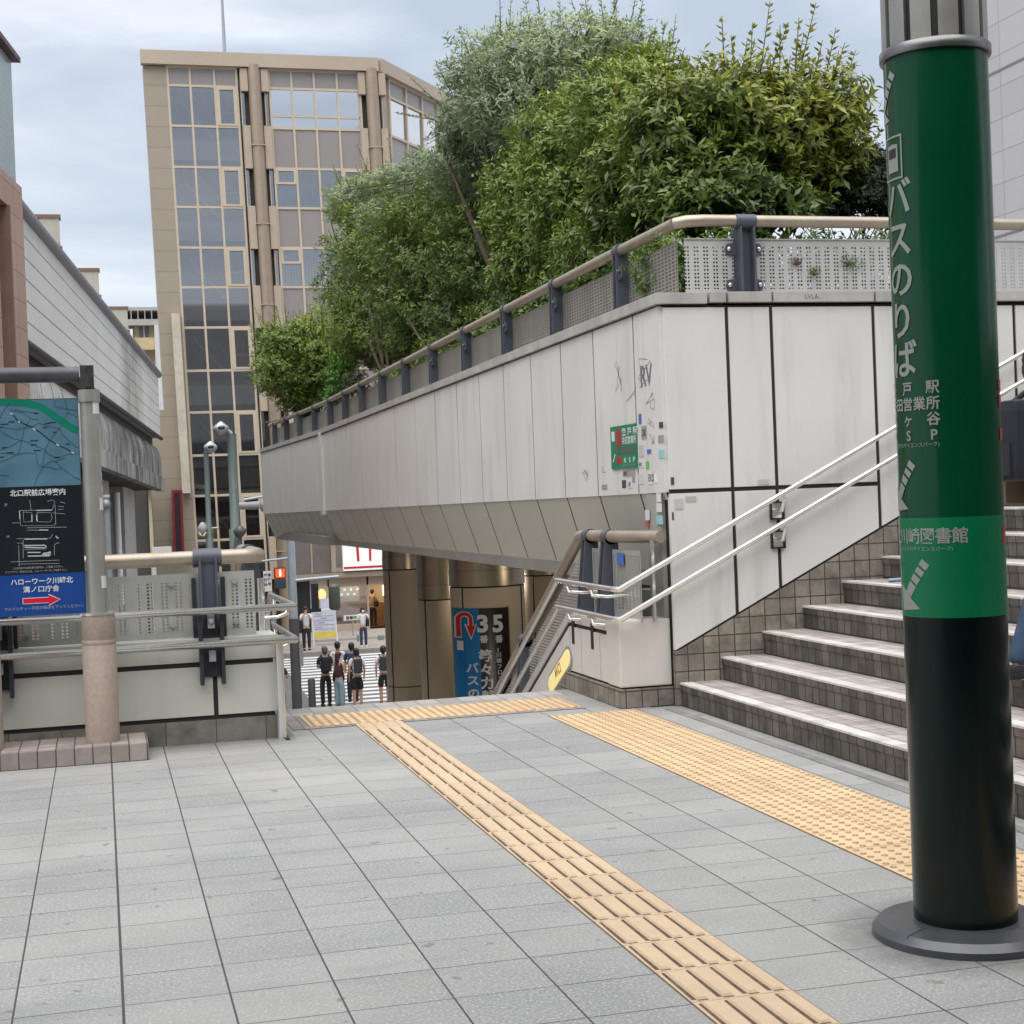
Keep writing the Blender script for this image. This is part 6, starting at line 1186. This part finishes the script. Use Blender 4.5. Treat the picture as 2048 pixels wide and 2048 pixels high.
# light that the lit shop throws
for nm, loc, e_, c_ in (('shop_light', (10.8, YB+1.6, -2.0), 60, (1, .72, .42)), ('underpass_light', (6.9, 22.4, .2), 8, (1, .80, .55)), ('underpass_light', (5.4, 20.5, -1.6), 40, (1, .9, .76)), ('underpass_light', (6.6, 26.2, -.1), 20, (1, .84, .62))):
    ld = bpy.data.lights.new(nm, 'AREA' if nm == 'shop_light' else 'POINT'); ld.energy = e_; ld.color = c_
    if nm == 'shop_light': ld.size = 2.5
    else: ld.shadow_soft_size = .15
    lo = bpy.data.objects.new(nm, ld); COL.objects.link(lo); lo.location = loc

# ------------------------------------------------------------------ elevated station on the left
yE = 60.0; pe = PY(322, 900, yE); dR = ray(620, 1006); dR = dR/np.hypot(dR[0], dR[1]); dR[2] = 0; nR = np.array([dR[1], -dR[0], 0])
def SP(px, py, off=0.0): r = ray(px, py); o = pe+nR*off; return CAMP+r*((o-CAMP)@nR)/(r@nR)
def along(p, z=None, off=0.0): q = np.array(p, float)+nR*off; 
def SQ(s, z, off=0.0): q = pe+dR*s+nR*off; return (q[0], q[1], z)      # s metres from the far end (negative = nearer)
stn = thing('station_building', 'elevated station hall with white horizontal siding above stained concrete arches', 'building', SQ(-15, S), None)
def zroof(s): return 6.5+(-s)*.036*(1 if s > -10 else 1)*(1)+(-.0)
def zlo(s): return 4.16+(-s)*.0265
M_sid = mat('station_siding', (.74, .73, .70), .5, var=.05, vs=.5, streak=.12)
stainband(M_sid, 2.5, 9.5, .62, (.16, .15, .12))
b = MB(); n = 6
for i in range(n):
    for s0, s1 in ((-40, -26), (-26, -13), (-13, 0)):
        def zz(s, f): return zlo(s)+(zroof(s)-zlo(s))*f
        f0, f1 = i/n+.006, (i+1)/n-.006
        b.hexa([SQ(s0, zz(s0, f0)), SQ(s1, zz(s1, f0)), SQ(s1, zz(s1, f0), -.1), SQ(s0, zz(s0, f0), -.1)], [SQ(s0, zz(s0, f1)), SQ(s1, zz(s1, f1)), SQ(s1, zz(s1, f1), -.1), SQ(s0, zz(s0, f1), -.1)])
b.build('siding', M_sid, stn)
b = MB(); b.hexa([SQ(-40, 3), SQ(0, 3), SQ(0, 3, -9), SQ(-40, 3, -9)][:4] if 0 else [SQ(-40, zlo(-40), -.05), SQ(-.02, zlo(0), -.05), SQ(-.02, zlo(0), -8), SQ(-40, zlo(-40), -8)], [SQ(-40, zroof(-40), -.05), SQ(-.02, zroof(0), -.05), SQ(-.02, zroof(0), -8), SQ(-40, zroof(-40), -8)]); b.build('hall', mat('hall_dark', (.30, .29, .275), .7), stn)
b = MB(); b.tube([SQ(-40, zroof(-40)+.05, .02), SQ(-14, zroof(-14)+.05, .02), SQ(0, zroof(0)+.05, .02)], .13, 10); b.build('gutter', mat('gutter_pipe', (.22, .225, .26), .4, metal=.3), stn)
b = MB(); b.tube([SQ(-40, zlo(-40)-.03, .03), SQ(0, zlo(0)-.03, .03)], .07, 8); b.hexa([SQ(-40, zlo(-40)-.32, -.3), SQ(0, zlo(0)-.25, -.3), SQ(0, zlo(0)-.25, -4), SQ(-40, zlo(-40)-.32, -4)], [SQ(-40, zlo(-40), -.3), SQ(0, zlo(0), -.3), SQ(0, zlo(0), -4), SQ(-40, zlo(-40), -4)]); b.build('shadow_gap', M_black if 0 else mat('gap_dark', (.04, .035, .04), .6), stn)
# concrete haunched parapet: curved ribs
def zc(s, f): z1, z0 = zlo(s)-.28, 2.2+(-s)*.029; return z0+(z1-z0)*f
M_cs = mat('stained_concrete', (.60, .59, .55), .85, var=.2, vs=.6, streak=.95, stain=(.035, .033, .032))
stainband(M_cs, -6, 22, .93, (.03, .03, .03))
b = MB(); Ns = 26
for i in range(Ns):
    s0 = -40+40*i/Ns+.03; s1 = -40+40*(i+1)/Ns-.03
    prof = [(0, 0), (0, .62), (-.02, .74), (-.07, .86), (-.16, .95), (-.3, 1.0)]
    for (o0, f0), (o1, f1) in zip(prof[:-1], prof[1:]): b.add([SQ(s0, zc(s0, f0), o0), SQ(s1, zc(s1, f0), o0), SQ(s1, zc(s1, f1), o1), SQ(s0, zc(s0, f1), o1)], [(0, 1, 2, 3)], f0 >= .5)
b.build('haunch', M_cs, stn)
b = MB(); b.hexa([SQ(-40, zc(-40, -.03), .07), SQ(0, zc(0, -.03), .07), SQ(0, zc(0, -.03), -.2), SQ(-40, zc(-40, -.03), -.2)], [SQ(-40, zc(-40, .26), .07), SQ(0, zc(0, .26), .07), SQ(0, zc(0, .26), -.2), SQ(-40, zc(-40, .26), -.2)]); b.build('lower_band', M_cs, stn)
b = MB(); b.hexa([SQ(-40, zc(-40, 0)-.0, -.03), SQ(0, zc(0, 0), -.03), SQ(0, zc(0, 0), -5), SQ(-40, zc(-40, 0), -5)], [SQ(-40, zc(-40, .9), -.45), SQ(0, zc(0, .9), -.45), SQ(0, zc(0, .9), -5), SQ(-40, zc(-40, .9), -5)]); b.build('haunch_core', M_joint, stn)
for s in (-36, -27.5, -18.5, -9.5, -2.2):
    b = MB(); b.hexa([SQ(s-1.7, S, -1.0), SQ(s+1.7, S, -1.0), SQ(s+1.7, S, -2.4), SQ(s-1.7, S, -2.4)], [SQ(s-1.7, 3.2, -1.0), SQ(s+1.7, 3.2, -1.0), SQ(s+1.7, 3.2, -2.4), SQ(s-1.7, 3.2, -2.4)])
    b.build('pier', mat('pier_concrete', (.48, .47, .45), .85, var=.12, streak=.4), stn)
b = MB(); b.hexa([SQ(-40, S, -5), SQ(0, S, -5), SQ(0, S, -5.3), SQ(-40, S, -5.3)], [SQ(-40, 3, -5), SQ(0, 3, -5), SQ(0, 3, -5.3), SQ(-40, 3, -5.3)]); b.hexa([SQ(-40, S, -1.8), SQ(0, S, -1.8), SQ(0, S, -2), SQ(-40, S, -2)], [SQ(-40, .2, -1.8), SQ(0, .2, -1.8), SQ(0, .2, -2), SQ(-40, .2, -2)]); b.hexa([SQ(0, S, -1.2), SQ(6.5, S, -1.2), SQ(6.5, S, -3), SQ(0, S, -3)], [SQ(0, 2.3, -1.2), SQ(6.5, 2.3, -1.2), SQ(6.5, 2.3, -3), SQ(0, 2.3, -3)]); b.build('back_wall', mat('underpass_dark', (.10, .10, .095), .85), stn)
for px, py1, py2, w in ((232, 985, 1060, .12), (308, 975, 1100, .10)):
    p = SP(px, py1, -.9); q = SP(px+6, py2, -.9); b = MB(); b.tube([(p[0], p[1], p[2]), (p[0], p[1], q[2]-2.5)], w, 8); b.build('downpipe', M_white_s, stn)
# gantry frames above the roof
for i, (px, pt, h_) in enumerate(((98, 434, 1.9), (176, 540, 1.6), (234, 616, 1.4))):
    base = SP(px, pt+30, -1.2); top = SP(px, pt, -1.2); w = .55+(i*.02); t = thing('roof_gantry', ('tallest pale steel gantry above the station roof', 'middle pale steel gantry above the station roof', 'farthest pale steel gantry above the station roof')[i], 'gantry', (base[0], base[1], top[2]-h_), 'steel gantries on the station roof')
    X0_, Y0_, Z0_ = top[0], top[1], top[2]; sw = (.26, .32, .36)[i]
    b = MB(); b.box(X0_-sw, X0_+sw, Y0_-.2, Y0_+.2, Z0_-3.0, Z0_); b.box(X0_-3.2, X0_-sw, Y0_-.1, Y0_+.1, Z0_-.85, Z0_-.1); b.build('frame', mat('gantry_cream', (.46, .44, .38), .6, var=.08, streak=.2), t); b = MB(); b.box(X0_-sw-.05, X0_+sw+.06, Y0_-.25, Y0_+.25, Z0_-.9, Z0_-.82); b.box(X0_-3.2, X0_+sw+.04, Y0_-.24, Y0_+.24, Z0_-.06, Z0_+.03); b.build('flange', mat('rust', (.22, .13, .09), .8), t)
p = SP(196, 600, -2); b = MB(); b.tube([(p[0], p[1], p[2]-1.5), (p[0], p[1], p[2]+.95)], .03, 6); b.build('aerial', M_grey, label='thin aerial above the station roof', cat='aerial')
p = SP(110, 493, 0); b = MB(); b.box(p[0]-.1, p[0]+.12, p[1]-.2, p[1]+.2, p[2]-.05, p[2]+.06); b.build('roof_camera', M_grey, label='small grey camera on the edge of the station roof', cat='camera')
# brown tiled building nearest on the left and the glass block on it
br = thing('brown_building', 'salmon brown tiled building at the left edge with a tall slot window', 'building', (-3, 25, S))
y1_ = 25.0; xr_ = -.965
M_bt = tiled('salmon_tile', (.56, .365, .285), (.30, .18, .14), .62, .42, .008, var=.07, streak=.1, rough=.6, fine=.05)
xL = PY(0, 700, y1_)[0]
def fb_(x0, x1, ya, yb_, z0, z1, mb): mb.box(x0, x1, ya, yb_, z0, z1)
b = MB()
# near block: its street face runs with the tracks
def BQ(u, o, z): return (xr_-0.16*u-o, y1_-u, z)      # u metres towards the camera, o away from the street
def bq(mb, u0, u1, o0, o1, z0, z1, z1b=None): z1b = z1 if z1b is None else z1b; mb.hexa([BQ(u0, o0, z0), BQ(u0, o1, z0), BQ(u1, o1, z0), BQ(u1, o0, z0)], [BQ(u0, o0, z1), BQ(u0, o1, z1), BQ(u1, o1, z1b), BQ(u1, o0, z1b)])
bq(b, 0, .95, 0, 6, S, 6.47); bq(b, 1.75, 9, 0, 6, S, 6.47); bq(b, .95, 1.75, .35, 6, S, 6.47); bq(b, .95, 1.75, 0, .35, 6.0, 6.47); b.build('tiled_wall', M_bt, br)
b = MB(); bq(b, 1.0, 1.06, -.03, .3, S, 6.0); b.build('slot_frame', mat('frame_brown', (.28, .17, .13), .5), br)
b = MB(); bq(b, .95, 1.75, .33, .345, S, 5.9); b.build('slot_window', mat('slot_dark', (.12, .07, .055), .3), br)
gb = thing('glass_block', 'pale blue glass clad upper block with a dark red roof edge at the top left', 'building', (-3, 25, 6.5))
b = MB(); bq(b, 0.25, 9, .03, 5, 6.48, 8.35); b.build('glass_wall', tiled('glass_clad', (.36, .47, .49), (.48, .56, .57), .5, .10, .006, var=.03, streak=0, rough=.2, fine=0), gb)
b = MB(); bq(b, .1, 9, -.08, 5, 8.36, 8.44); b.build('roof_edge', mat('edge_red', (.10, .03, .04), .5), gb)
# apartments far behind
p0 = PY(205, 617, 120); ap = thing('apartment_block', 'distant cream apartment block with balconies and air conditioners', 'building', (p0[0], 120, S))
x0 = p0[0]; x1 = PY(330, 610, 120)[0]; zt5 = PY(260, 617, 120)[2]
b = MB(); b.box(x0-2, x1+3, 120, 130, S, zt5-.9); b.build('wall', mat('apt_cream', (.50, .43, .30), .8), ap)
b = MB(); b.box(x0-2.3, x1+3, 119.2, 130, zt5-.25, zt5); b.box(x0-2.3, x1+3, 119.2, 120, zt5-1.35, zt5-.9); b.build('roof', mat('apt_grey', (.40, .38, .36), .8), ap)
for k in range(5):
    z = zt5-2.2-k*2.6; b = MB(); b.box(x0-2, x1-.9, 119, 120, z-1.0, z-.1); b.build('balcony', mat('apt_tan', (.56, .44, .27), .8), ap)
    for j in range(3):
        b = MB(); xx = x0+.4+j*1.1; b.box(xx, xx+.7, 119.9, 119.98, z+.0, z+1.0); w_ = b.build('window', mat('apt_window', (.12, .13, .14), .3), ap); b = MB(); b.box(xx+.32, xx+.38, 119.85, 119.9, z, z+1); b.build('frame', M_white_s, w_)
    b = MB(); b.box(x0+1.6, x0+2.1, 118.6, 119, z-.2, z+.5); b.build('air_conditioner', M_white_s, ap)
b = MB(); b.box(x1-.9, x1-.1, 118.8, 120, S, zt5-1.4); b.build('stair_tower', mat('apt_white', (.60, .60, .60), .8), ap)
b = MB()
for j in range(12): b.box(x0-1.5+j*.5, x0-1.42+j*.5, 119.2, 119.3, zt5-.9, zt5-.25)
b.build('roof_rail', M_grey, ap)
# grey tower on the right
gt = thing('grey_tower', 'pale grey tiled high building at the right edge behind the green pillar', 'building', (22, 32, S))
b = MB(); b.box(20, 32, 5, 35.5, S, 30); b.build('wall', tiled('tower_tile', (.52, .51, .52), (.33, .32, .33), 1.05, .72, .012, var=.05, streak=.05, rough=.45, fine=0), gt)
b = MB(); b.box(19.98, 20.0, 12, 12.3, S, 30)
for z in (3.2, 6.9, 10.6, 14.3, 18): b.box(19.985, 20, 5, 35.5, z, z+.05)
b.build('expansion_joint', mat('tower_joint', (.25, .25, .26), .6), gt)
# mass of the station concourse behind the photographer, which the glossy pillar and glass reflect
cc = thing('station_concourse', 'dark glazed station concourse behind the viewer', 'building', (0, -12, 0))
b = MB(); b.box(-22, 20, -20, -11, 0, 7.5); b.build('wall', mat('concourse_dark', (.09, .09, .09), .6), cc); b = MB(); b.box(-60, 70, -62, -50, S, 25); b.build('rear_block', mat('rear_block', (.34, .33, .33), .7), cc)
b = MB(); b.box(-22, 20, -11.0, .3, 4.9, 5.5); b.build('canopy', mat('canopy_grey', (.16, .16, .16), .6), cc)
b = MB(); [b.lathe([(.2, 0), (.2, 4.9)], (x, -6.0, 0), 16) for x in (-14, -7, 0.5, 8, 15)]; b.build('canopy_columns', M_grey, cc)
# crushed bottle on a step, litter
p = G(1725, 1222, RI*5); b = MB(); b.tube([(4.98, 9.2, RI*5+.012), (5.1, 9.23, RI*5+.012)], .012, 8); b.build('litter', mat('plastic_blue', (.30, .42, .55), .3), label='small pale blue plastic wrapper lying on a stair tread', cat='litter')
